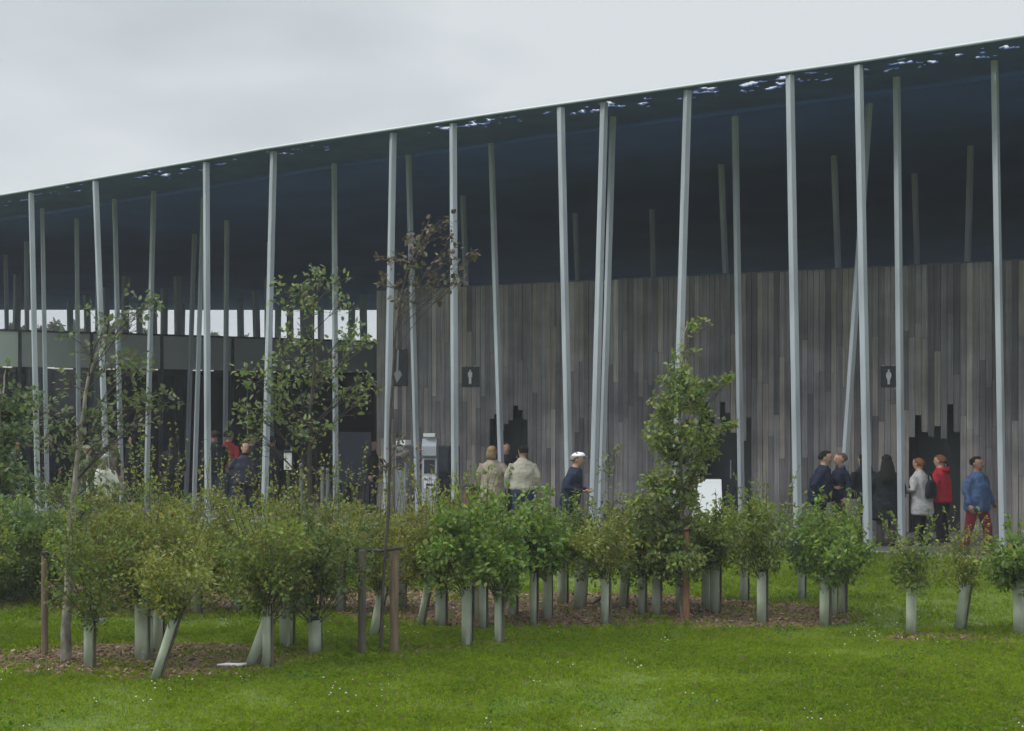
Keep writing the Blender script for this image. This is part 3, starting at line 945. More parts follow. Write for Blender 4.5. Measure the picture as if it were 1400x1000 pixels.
def hand_bm(bm, wrist, d, side):
    """palm, four unequal curled fingers, thumb from the side of the palm"""
    d = d.normalized()
    lat = Vector((0, -1, 0)) - d * (-d.y)          # thumb side points forward
    if lat.length < 0.2: lat = Vector((side, 0, 0)) - d * d.x * side
    lat.normalize()
    nrm = d.cross(lat) * side                      # palm normal
    if nrm.dot(Vector((-side, 0, 0))) < 0: nrm = -nrm
    tube(bm, [wrist - d * 0.02, wrist + d * 0.02, wrist + d * 0.06, wrist + d * 0.09], [(0.024, 0.017), (0.034, 0.016), (0.041, 0.015), (0.038, 0.012)], 8, True, ref=lat)
    for k, (o_, ln, r) in enumerate(((0.029, 0.072, .0085), (0.010, 0.080, .009), (-0.010, 0.075, .0085), (-0.029, 0.058, .0075))):
        b0 = wrist + d * 0.082 + lat * o_
        b1 = b0 + d * ln * 0.48 + nrm * 0.008
        b2 = b1 + (d * 0.75 + nrm * 0.65).normalized() * ln * 0.32
        b3 = b2 + (d * 0.35 + nrm * 0.9).normalized() * ln * 0.24
        tube(bm, [b0, b1, b2, b3], [r, r * .95, r * .85, r * .6], 6, True, ref=lat)
    t0 = wrist + d * 0.025 + lat * 0.026
    t1 = t0 + (d * 0.6 + lat * 0.7 + nrm * 0.3).normalized() * 0.035
    t2 = t1 + (d * 0.9 + lat * 0.15 + nrm * 0.3).normalized() * 0.030
    tube(bm, [t0, t1, t2], [0.013, 0.0105, 0.007], 6, True, ref=nrm)

def person(pos, h, face, label, top, legs, hair, hair_col, skin=None, arms=('down', 'down'), lean=0.0, bulk=1.0, hem=0.80, stride=0.0,
           coat=False, hood=False, collar=None, turn=0.0, shoe=(0.03, 0.028, 0.026), cap=None, bald=False):
    """face: heading in degrees, 0 looks at the camera, 90 looks to the right of the picture, 180 shows the back"""
    skin = skin or M_SKIN
    root = empty('person', pos, label, 'person', 'visitors in front of the building', rz=math.radians(face))
    k = h / 1.75
    root.scale = (k * 1.17, k * 1.17, k)
    def warp(v):
        if v.z > 0.9:
            v = v.copy(); q = v.z - 0.9
            v.y -= lean * q * (1 + 0.5 * q); v.z -= lean * lean * q * 0.6
        return v
    tz = math.radians(turn)
    def head_warp(v):
        if v.z > 1.50:
            x, y = v.x, v.y
            v = Vector((x * math.cos(tz) - y * math.sin(tz), x * math.sin(tz) + y * math.cos(tz), v.z))
        return warp(v)
    legp = []
    for s in (-1, 1):
        st = stride * s
        hip = Vector((s * .09, 0, .90)); knee = Vector((s * .095, -.02 - st * .20, .49)); ank = Vector((s * .10, .02 - st * (.30), .085 + max(0, -st) * 0.05))
        legp.append((hip, knee, ank))
    armp = []
    for s, nm in zip((-1, 1), arms):
        e, w_ = ARMS[nm]
        armp.append((Vector((s * .158 * (0.7 + 0.3 * bulk), .0, 1.385)), Vector((s * e[0] * (0.6 + 0.4 * bulk), e[1], e[2])), Vector((s * w_[0] * (0.7 + 0.3 * bulk), w_[1], w_[2]))))
    B = bulk
    # --- body: one continuous surface
    bm = bmesh.new()
    tube(bm, [(0, 0, .82), (0, 0, .92), (0, 0, 1.06), (0, 0, 1.22), (0, 0, 1.36), (0, .005, 1.43), (0, .008, 1.47), (0, .0, 1.53), (0, -.008, 1.58)],
         [(.12 * B, .09 * B), (.165 * B, .11 * B), (.14 * B, .10 * B), (.15 * B, .10 * B), (.145, .085), (.095, .07), (.062, .062), (.056, .06), (.05, .055)], 14)
    # skull and face
    tube(bm, [(0, -.045, 1.515), (0, -.040, 1.535), (0, -.025, 1.57), (0, -.012, 1.62), (0, -.004, 1.67), (0, .004, 1.715), (0, .008, 1.742), (0, .008, 1.752)],
         [(.022, .03), (.044, .058), (.060, .082), (.071, .096), (.076, .102), (.066, .088), (.038, .05), (.012, .015)], 14)
    tube(bm, [(0, -.090, 1.655), (0, -.118, 1.622), (0, -.100, 1.602)], [.012, .018, .014], 6)
    for s in (-1, 1): ellipsoid(bm, (s * .075, .005, 1.63), (.012, .022, .034), 6, 5)
    for (hip, knee, ank), s in zip(legp, (-1, 1)):
        tube(bm, [hip, (hip + knee) / 2, knee, knee * .45 + ank * .55, ank, ank + Vector((0, 0.0, -.04))], [.085, .075, .055, .055, .038, .036], 10)
        tube(bm, [ank + Vector((0, .05, -.045)), ank + Vector((0, -.05, -.03)), ank + Vector((s * .01, -.15, -.05))], [(.035, .035), (.042, .035), (.035, .018)], 8)
    for sh, el, wr in armp:
        tube(bm, [sh, sh * .5 + el * .5, el, el * .5 + wr * .5, wr], [.040, .040, .036, .035, .026], 9)
    me = fused('body', bm, 0.0150, 2, head_warp)
    b2 = bmesh.new(); b2.from_mesh(me)
    for (sh, el, wr), s in zip(armp, (-1, 1)):
        hb = bmesh.new(); hand_bm(hb, wr, wr - el, s)
        for v in hb.verts: v.co = warp(v.co)
        tmp = bpy.data.meshes.new('h'); hb.to_mesh(tmp); hb.free(); b2.from_mesh(tmp); bpy.data.meshes.remove(tmp)
    bmesh.ops.recalc_face_normals(b2, faces=b2.faces)
    b2.to_mesh(me); b2.free()
    for p in me.polygons: p.use_smooth = True
    me.materials.clear()
    link('body', me, skin, root)
    # --- face parts
    bm = bmesh.new()
    for s in (-1, 1): ellipsoid(bm, (s * .031, -.094, 1.648), (.013, .009, .008), 8, 6)
    for v in bm.verts: v.co = head_warp(v.co)
    link('eyes', bm_mesh('eyes', bm, True), M_EYE, root)
    bm = bmesh.new(); ellipsoid(bm, (0, -.098, 1.572), (.026, .009, .008), 8, 6)
    for v in bm.verts: v.co = head_warp(v.co)
    link('mouth', bm_mesh('mouth', bm, True), M_LIP, root)
    # --- trousers
    bm = bmesh.new()
    tube(bm, [(0, 0, .80), (0, 0, .88), (0, 0, .96), (0, 0, 1.03)], [(.15 * B, .115 * B), (.18 * B, .125 * B), (.175 * B, .12 * B), (.155 * B, .112 * B)], 14)
    for (hip, knee, ank), s in zip(legp, (-1, 1)):
        tube(bm, [hip + Vector((0, 0, -.02)), (hip + knee) / 2, knee, knee * .4 + ank * .6, ank + Vector((0, .005, -.02))], [.10 * B, .092, .075, .07, .068], 10)
    me = fused('trousers', bm, 0.027, 3)
    me.materials.clear(); link('trousers', me, cl(legs), root)
    # --- shoes
    for (hip, knee, ank), s in zip(legp, (-1, 1)):
        bm = bmesh.new()
        z = max(0.0, ank.z - .085)
        tube(bm, [(ank.x, ank.y + .075, .045 + z), (ank.x, ank.y + .03, .06 + z), (ank.x, ank.y - .06, .055 + z), (ank.x + s * .008, ank.y - .14, .042 + z), (ank.x + s * .01, ank.y - .19, .034 + z)],
             [(.03, .042), (.045, .058), (.047, .053), (.049, .038), (.03, .026)], 10)
        link('shoe', bm_mesh('shoe', bm, True), cl(shoe), root)
    # --- jacket
    bm = bmesh.new()
    fl = 1.0 if not coat else 1.15
    tube(bm, [(0, 0, hem), (0, 0, hem + .03), (0, 0, max(hem + .06, .98)), (0, 0, 1.10), (0, 0, 1.24), (0, .0, 1.35), (0, .002, 1.405), (0, .005, 1.445), (0, .008, 1.475), (0, .006, 1.505)],
         [(.172 * B * fl, .128 * B * fl), (.19 * B * fl, .142 * B * fl), (.185 * B, .14 * B), (.178 * B, .136 * B), (.182 * B, .138 * B), (.185 * (.6 + .4 * B), .126), (.160 * (.6 + .4 * B), .115), (.115, .098), (.082, .084), (.070, .076)], 18)
    for sh, el, wr in armp:
        tube(bm, [sh + Vector((0, 0, .005)), sh * .5 + el * .5, el, el * .5 + wr * .5, wr * .93 + el * .07, wr], [.070, .066, .058, .053, .047, .042], 10)
    if hood:
        tube(bm, [(0, .06, 1.42), (0, .10, 1.46), (0, .09, 1.52)], [(.10, .05), (.13, .07), (.10, .05)], 12)
    # creases
    me = fused('jacket', bm, 0.019, 3, warp)
    rr = random.Random(hash(label) % 9999 if False else len(label) * 31)
    ofs = rr.uniform(0, 50)
    for v in me.vertices:
        n = noise.noise((v.co.x * 9 + ofs, v.co.y * 9, v.co.z * 7)) * .015 + noise.noise((v.co.x * 20, v.co.y * 20 + ofs, v.co.z * 26)) * .008
        v.co += v.normal * n
    me.materials.clear(); jk = link('jacket', me, cl(top), root)
    if collar:
        bm = bmesh.new()
        tube(bm, [(0, .0, 1.475), (0, -.004, 1.53)], [(.078, .082), (.068, .074)], 14, False)
        for v in bm.verts: v.co = warp(v.co)
        bmesh.ops.solidify(bm, geom=list(bm.faces), thickness=.008)
        link('collar', bm_mesh('collar', bm, True), cl(collar), jk)
    # --- hair
    if not bald:
        bm = bmesh.new()
        vs = ellipsoid(bm, (0, .012, 1.663), (.086, .112, .105), 18, 12)
        kill = [v for v in vs if (v.co.y < -.035 and v.co.z < 1.715) or v.co.z < (1.60 if hair != 'long' else 1.56) or (abs(v.co.x) > .06 and v.co.y < .0 and v.co.z < 1.66)]
        bmesh.ops.delete(bm, geom=kill, context='VERTS')
        bmesh.ops.solidify(bm, geom=list(bm.faces), thickness=.012)
        if hair == 'long':
            tube(bm, [(0, .02, 1.70), (0, .06, 1.62), (0, .085, 1.52), (0, .125, 1.40), (0, .15, 1.28), (0, .15, 1.20)], [(.07, .06), (.10, .075), (.115, .07), (.12, .055), (.11, .045), (.07, .025)], 12)
        if hair == 'bob':
            tube(bm, [(0, .02, 1.70), (0, .045, 1.62), (0, .05, 1.53), (0, .05, 1.49)], [(.07, .07), (.098, .078), (.10, .072), (.075, .05)], 12)
        r2 = random.Random(len(label))
        for v in bm.verts:
            v.co = head_warp(v.co)
            v.co += Vector((noise.noise(v.co * 25), noise.noise(v.co * 25 + Vector((9, 0, 0))), noise.noise(v.co * 25 + Vector((0, 9, 0))))) * .014
        link('hair', bm_mesh('hair', bm, True), cl(hair_col), root)
    if cap:
        bm = bmesh.new()
        vs = ellipsoid(bm, (0, .004, 1.688), (.083, .110, .080), 18, 12)
        bmesh.ops.delete(bm, geom=[v for v in vs if v.co.z < 1.675], context='VERTS')
        bmesh.ops.solidify(bm, geom=list(bm.faces), thickness=.006)
        for v in bm.verts: v.co = head_warp(v.co)
        cp = link('cap', bm_mesh('cap', bm, True), cl(cap), root)
        bm = bmesh.new()
        tube(bm, [(0, -.085, 1.690), (0, -.14, 1.685), (0, -.185, 1.672)], [(.075, .007), (.07, .007), (.035, .006)], 12)
        for v in bm.verts: v.co = head_warp(v.co)
        link('peak', bm_mesh('peak', bm, True), cl((0.10, 0.11, 0.13)), cp)
    return root

def stand(x, s):
    """ground point for picture column x where one metre spans s photo pixels"""
    Y = FPX / s
    return Vector(((x - CX) * Y / FPX, Y, 0.012))

NAVY, BLACK, JEANS = (0.016, 0.020, 0.036), (0.012, 0.014, 0.017), (0.045, 0.062, 0.105)
BRN, DKH, GREY_H, BLOND, RED_H = (0.045, 0.028, 0.018), (0.014, 0.011, 0.010), (0.22, 0.20, 0.18), (0.26, 0.18, 0.095), (0.16, 0.062, 0.032)
person(stand(293, 57), 1.88, 215, 'man in black jacket with white collar edge, half behind a roof-edge column at left', (0.013, 0.015, 0.02), JEANS, 'short', BRN, bulk=1.1, collar=(0.5, 0.5, 0.5))
person(stand(313, 56.5), 1.88, 150, 'person in red top and faded jeans standing behind the man in black jacket', (0.30, 0.028, 0.028), JEANS, 'short', DKH, arms=('pocket', 'pocket'))
person(stand(335, 63), 1.68, 35, 'balding man in purplish navy sweater facing the camera at left', (0.030, 0.032, 0.055), NAVY, 'short', GREY_H, bulk=1.25, bald=True, arms=('pocket', 'pocket'), collar=(0.10, 0.045, 0.035))
person(stand(344, 55), 1.75, 100, 'dark haired person mostly hidden behind the balding man in sweater', (0.03, 0.03, 0.032), BLACK, 'short', DKH)
person(stand(236, 55), 1.68, 200, 'shaded brown haired person in dark grey top between left columns', (0.025, 0.026, 0.028), BLACK, 'bob', BRN)
person(stand(141, 72), 1.56, 190, 'person in cream top and pale hat behind the left shrubs', (0.42, 0.42, 0.36), (0.10, 0.10, 0.09), 'short', GREY_H, cap=(0.6, 0.6, 0.55))
person(stand(119, 60), 1.58, 70, 'grey haired person in pale top behind the sparse left tree', (0.22, 0.21, 0.20), NAVY, 'short', GREY_H)
person(stand(155, 60), 1.74, 120, 'person in dull brown jacket behind the leafy left tree', (0.07, 0.052, 0.042), BLACK, 'short', BRN)
person(stand(558, 62), 1.60, 60, 'stooping person in black coat beside the half hidden machine', (0.016, 0.018, 0.022), BLACK, 'bob', RED_H, bulk=1.2, lean=0.25)
person(stand(508, 58.5), 1.68, 75, 'dark clothed person at right edge of the dark blue board', (0.028, 0.022, 0.022), BLACK, 'short', DKH)
person(stand(673, 69), 1.68, 172, 'woman with blond bob in beige raincoat seen from behind', (0.34, 0.29, 0.235), (0.09, 0.08, 0.07), 'bob', BLOND, bulk=1.1, hem=0.62, coat=True, arms=('out', 'down'), turn=-18)
person(stand(692, 63), 1.68, 10, 'man in dark jacket facing camera between the two beige jackets', (0.018, 0.019, 0.022), BLACK, 'short', DKH)
person(stand(715, 71), 1.72, 178, 'man with dark hair in cream jacket and blue jeans seen from behind', (0.40, 0.375, 0.31), (0.035, 0.055, 0.12), 'short', DKH, bulk=1.18, hem=0.88, arms=('down', 'down'), turn=25)
person(stand(779, 80), 1.69, 78, 'walking man in white cap and navy jacket facing right', (0.014, 0.022, 0.042), (0.022, 0.03, 0.055), 'short', GREY_H, bulk=1.12, lean=0.12, arms=('bent', 'bent'), cap=(0.75, 0.75, 0.75), stride=0.6)
person(stand(1120, 77), 1.68, 72, 'stout man in navy jacket with short dark hair facing right', (0.015, 0.021, 0.042), BLACK, 'short', DKH, bulk=1.32, lean=0.10, arms=('pocket', 'bent'))
person(stand(1149, 76), 1.63, -75, 'woman with light brown hair in navy jacket facing the stout man', (0.017, 0.023, 0.043), (0.09, 0.075, 0.065), 'short', (0.13, 0.085, 0.05), bulk=0.98, arms=('bent', 'down'), collar=(0.6, 0.6, 0.6))
person(stand(1180, 74), 1.58, 200, 'long haired person in black coat mostly hidden behind the tall column', BLACK, BLACK, 'long', DKH, bulk=1.1, hem=0.55, coat=True)
person(stand(1212, 77), 1.61, 175, 'woman with long black hair in long black coat, back to camera', (0.010, 0.014, 0.016), (0.06, 0.055, 0.05), 'long', DKH, bulk=1.18, hem=0.50, coat=True)
gcoat = stand(1261, 77)
person(gcoat, 1.55, 215, 'red haired woman in light grey coat carrying a black shoulder bag', (0.36, 0.35, 0.36), BLACK, 'short', RED_H, bulk=1.08, hem=0.62, coat=True, arms=('down', 'bent'), lean=0.08)
person(stand(1288, 75), 1.58, 225, 'red haired person in bright red jacket and black trousers', (0.34, 0.016, 0.030), BLACK, 'short', RED_H, bulk=1.12, hem=0.80, arms=('fore', 'down'), hood=True, lean=0.04)
person(stand(1336, 82), 1.63, 40, 'dark haired man in blue shirt and maroon trousers near right edge', (0.050, 0.085, 0.175), (0.16, 0.02, 0.028), 'short', DKH, skin=M_SKIN_B, bulk=1.25, hem=0.78, arms=('down', 'out'), stride=0.5)
for x, sc_, hh, fc, lb, tp, hr, hc in (
        (20, 58, 1.66, 120, 'dark clothed person with white scarf at the far left edge', (0.03, 0.032, 0.036), 'short', BRN),
        (66, 54, 1.74, 60, 'shadowed person in navy behind the thin column at far left', NAVY, 'short', DKH),
        (182, 53, 1.72, 250, 'shadowed person in dark coat between the leafy left tree and a thin column', (0.02, 0.021, 0.024), 'bob', DKH),
        (372, 54, 1.70, 160, 'shadowed person behind the right-leaning column with visible foot', (0.022, 0.024, 0.03), 'short', BRN),
        (425, 53, 1.72, 80, 'shadowed person left of the bollards under the canopy', (0.03, 0.026, 0.024), 'short', DKH),
        (470, 55, 1.78, 40, 'tall dark person standing left of the blue board behind a thin column', BLACK, 'short', BRN),
        (518, 57, 1.62, 300, 'short dark haired person at the corner of the timber wall', (0.03, 0.022, 0.02), 'bob', DKH)):
    person(stand(x, sc_), hh, fc, lb, tp, BLACK, hr, hc, collar=(0.6, 0.6, 0.6) if 'scarf' in lb else None, arms=('pocket', 'down'))
# bags
bm = bmesh.new()
tube(bm, [(0, 0, 0.0), (0, 0, .06), (0, 0, .26), (0, 0, .33)], [(.12, .055), (.14, .07), (.125, .06), (.07, .03)], 12)
o = empty('shoulder_bag', gcoat + Vector((0.12, -0.13, 0.85)), 'black shoulder bag hanging at the side of the grey coat', 'bag', rz=math.radians(35))
link('pouch', bm_mesh('pouch', bm, True), cl(BLACK), o)
bm = bmesh.new()
tube(bm, [(-.06, 0, .30), (-.05, .02, .42), (-.02, .05, .50), (.03, .05, .46), (.06, 0, .30)], [.014] * 5, 6)
link('strap', bm_mesh('strap', bm, True), cl(BLACK), o)
p = stand(1166, 78)
bm = bmesh.new()
tube(bm, [(0, 0, 0), (0, 0, .02), (0, 0, .36), (0, 0, .40)], [(.12, .04), (.13, .055), (.12, .04), (.12, .012)], 12)
o = empty('tote_bag', p + Vector((0, 0, 0.45)), 'beige tote bag hanging between the navy jacket woman and the tall column', 'bag', rz=0.3)
link('pouch', bm_mesh('pouch', bm, True), cl((0.15, 0.135, 0.11)), o)
bm = bmesh.new()
for s in (-.03, .03): tube(bm, [(-.06, s, .36), (-.05, s, .52), (0, s, .56), (.05, s, .52), (.06, s, .36)], [.008] * 5, 6)
link('handles', bm_mesh('handles', bm, True), cl((0.15, 0.135, 0.11)), o)

# ------------------------------------------------------------------ foliage
def nrmz(a): return a / (np.linalg.norm(a, axis=1, keepdims=True) + 1e-9)

def leaf_mesh(name, P, Dr, size, C, rng, fold=0.25, wide=0.62):
    """a folded six-cornered leaf at every point of P, pointing along Dr"""
    n = len(P)
    a = nrmz(Dr + rng.normal(0, 0.75, (n, 3)) + np.array([0, 0, -0.15]))
    up = nrmz(np.array([0, 0, 1.0]) + rng.normal(0, 0.55, (n, 3)))
    s = nrmz(np.cross(a, up)); nn = np.cross(s, a)
    L_ = (size * rng.uniform(0.65, 1.3, n))[:, None]; W = L_ * wide * 0.5 * rng.uniform(0.8, 1.2, (n, 1))
    f = W * fold * rng.uniform(0.2, 1.8, (n, 1))
    curl = L_ * rng.uniform(-0.25, 0.1, (n, 1))
    V = np.stack([P,
                  P + a * L_ * .30 + s * W + nn * f,
                  P + a * L_ * .72 + s * W * .72 + nn * (f * .7 + curl * .5),
                  P + a * L_ + nn * curl,
                  P + a * L_ * .72 - s * W * .72 + nn * (f * .7 + curl * .5),
                  P + a * L_ * .30 - s * W + nn * f], 1).reshape(-1, 3)
    i = np.arange(n)[:, None] * 6
    F = np.concatenate([i + np.array([[0, 1, 2, 3]]), i + np.array([[0, 3, 4, 5]])], 0)
    Cc = np.repeat(C, 6, 0)
    return mesh_np(name, V, F, Cc)

def twig_mesh(name, paths):
    """paths: list of (pts list, r0, r1): thin three sided tapering stems in one mesh"""
    V, F = [], []
    for pts, r0, r1 in paths:
        pts = np.asarray(pts, float); n = len(pts)
        k = 6 if r0 > 0.012 else 3
        b = len(V)
        for i in range(n):
            d = pts[min(i + 1, n - 1)] - pts[max(i - 1, 0)]; d /= (np.linalg.norm(d) + 1e-9)
            u = np.cross(d, [0.3, 1, 0.1]); u /= (np.linalg.norm(u) + 1e-9); w = np.cross(d, u)
            r = r0 + (r1 - r0) * i / (n - 1)
            for q in range(k):
                an = 2 * math.pi * q / k
                V.append(pts[i] + (u * math.cos(an) + w * math.sin(an)) * r)
        for i in range(n - 1):
            for q in range(k):
                F.append((b + i * k + q, b + i * k + (q + 1) % k, b + (i + 1) * k + (q + 1) % k, b + (i + 1) * k + q))
    return mesh_np(name, np.array(V), np.array(F), None, True)

def path(a, b, rng, n=5, bend=0.12, up=0.0):
    a = np.asarray(a, float); b = np.asarray(b, float)
    t = np.linspace(0, 1, n)[:, None]
    ln = np.linalg.norm(b - a)
    off = rng.normal(0, bend * ln, 3); off[2] += up * ln
    return a * (1 - t) + b * t + off * np.sin(t * math.pi) * 0.6

def leaf_cols(n, pal, rng, clump=None):
    c = np.array(pal)[None, :] * rng.uniform(0.70, 1.30, (n, 1))
    c = c * (1 + rng.normal(0, 0.10, (n, 3)) * np.array([1.2, 0.6, 0.8]))
    yel = rng.random(n) < 0.10
    c[yel] *= np.array([1.45, 1.25, 0.95])
    if clump is not None: c = c * clump[:, None]
    return np.clip(c, 0.004, 0.5)

def crown_points(clumps, rng, per):
    """clumps: (cx,cy,cz,r,density) -> leaf points, outward directions, clump tone"""
    P, Dr, T = [], [], []
    for cx, cy, cz, r, dn in clumps:
        n = max(4, int(per * dn * (r / 0.15) ** 2))
        d = nrmz(rng.normal(0, 1, (n, 3)))
        rad = r * rng.random(n) ** 0.45
        sc_ = np.array([1.0, 1.0, 0.85])
        P.append(np.array([cx, cy, cz]) + d * rad[:, None] * sc_)
        Dr.append(d * 0.8 + np.array([0, 0, 0.12]))
        T.append(np.full(n, rng.uniform(0.82, 1.18)))
    return np.concatenate(P), np.concatenate(Dr), np.concatenate(T)

LEAF = {'olive': .040, 'mid': .047, 'fresh': .056, 'dark': .043, 'blue': .050, 'reddish': .046}
G_SH = 'young shrubs in pale tubes planted before the building'
PALS = {
    'olive': (0.180, 0.192, 0.034), 'mid': (0.138, 0.178, 0.030), 'fresh': (0.140, 0.205, 0.034), 'dark': (0.098, 0.135, 0.028),
    'blue': (0.115, 0.172, 0.055), 'reddish': (0.185, 0.150, 0.045),
}

def shrub(xb, yb, ytop, wpx, label, pal='mid', lean=0.0, tube_w=None, tube_h=0.60, ybot=None, cx=None, dens=1.0, seed=0, stake=True):
    rng = np.random.default_rng(1000 + seed)
    g = ground(xb, yb); s = (yb - HY) / HC
    h = (yb - ytop) / s; w = wpx / s
    zlo = 0.34 if ybot is None else (yb - ybot) / s
    root = empty('shrub', g, label, 'shrub', G_SH)
    # tube
    R = (tube_w or 12.5) / s / 2
    ang = rng.uniform(0, 6.28)
    bm = bmesh.new()
    rings = []
    for z, k in ((0, 1.0), (tube_h * .5, 0.98), (tube_h * .97, 1.0), (tube_h, 1.10)):
        rings.append([bm.verts.new((R * k * (1 + .06 * math.cos(3 * a + ang)) * math.cos(a) + lean * z, R * k * (1 + .05 * math.sin(2 * a + ang)) * math.sin(a), z))
                      for a in [2 * math.pi * q / 14 for q in range(14)]])
    for a, b in zip(rings[:-1], rings[1:]):
        for q in range(14): bm.faces.new((a[q], a[(q + 1) % 14], b[(q + 1) % 14], b[q]))
    bmesh.ops.solidify(bm, geom=list(bm.faces), thickness=-0.004)
    link('tube', bm_mesh('tube', bm, True), M_GUARD, root)
    if stake:
        sa = rng.uniform(-0.9, 0.9)
        bm = bmesh.new()
        px, py = math.cos(sa) * (R + .016), math.sin(sa) * (R + .016)
        tube(bm, [(px, py, 0), (px + lean * tube_h * 1.05, py, tube_h * 1.05)], [.013, .013], 4)
        link('stake', bm_mesh('stake', bm), M_STAKE_D, root)
    # crown
    c0 = np.array([lean * tube_h + ((cx - xb) / s if cx else 0.0) * 0.8, 0, 0])
    zc = (zlo + h) / 2; hz = (h - zlo) / 2
    clumps = []
    nc = int(46 * dens * max(0.7, w * hz * 1.6))
    ph = rng.uniform(0, 6.28, 4)
    for k in range(nc):
        d = rng.normal(0, 1, 3); d /= np.linalg.norm(d)
        rad = rng.random() ** 0.42
        az = math.atan2(d[1], d[0])
        lob = 1 + 0.22 * math.sin(2 * az + ph[0]) + 0.16 * math.sin(3 * az + ph[1] + 3 * d[2])
        taper = 1.0 - 0.28 * max(0, -d[2])
        p = np.array([d[0] * w * .52 * rad * lob * taper, d[1] * w * .50 * rad * lob * taper, zc + d[2] * hz * .84 * rad])
        clumps.append((p[0] + c0[0], p[1], max(p[2], zlo + .04), rng.uniform(.09, .165), rng.uniform(.7, 1.2)))
    P, Dr, T = crown_points(clumps, rng, 84)
    twigs = []
    base = np.array([lean * tube_h * .8, 0, tube_h * .8])
    for c in clumps[::2]:
        twigs.append((path(base + rng.normal(0, .012, 3), c[:3], rng, 4, .08), .006, .0025))
    # upright shoots above the crown
    SP, SD = [], []
    for k in range(int(rng.integers(5, 13))):
        a = rng.uniform(0, 6.28); r0 = rng.random() ** .5 * w * .33
        q0 = np.array([c0[0] + math.cos(a) * r0, math.sin(a) * r0, zc + hz * .55])
        q1 = q0 + np.array([math.cos(a) * .10, math.sin(a) * .10, hz * rng.uniform(.40, 1.05)]) + rng.normal(0, .03, 3)
        pt = path(q0, q1, rng, 5, .06)
        twigs.append((pt, .004, .0018))
        m = 16
        tt = rng.uniform(.1, 1, m)
        pp = np.stack([np.interp(tt, np.linspace(0, 1, 5), pt[:, i]) for i in range(3)], 1)
        SP.append(pp); SD.append(nrmz(rng.normal(0, 1, (m, 3)) + np.array([0, 0, .5])))
    nS = sum(len(x) for x in SP)
    P = np.concatenate([P] + SP); Dr = np.concatenate([Dr] + SD); T = np.concatenate([T, np.full(nS, 1.12)])
    C = leaf_cols(len(P), np.array(PALS[pal]) * np.array([.93, .98, .92]), rng, T)
    link('leaves', leaf_mesh('leaves', P, Dr, LEAF[pal] * rng.uniform(.9, 1.15), C, rng), M_LEAF, root)
    link('stems', twig_mesh('stems', twigs), M_BARK_D, root)
    return root

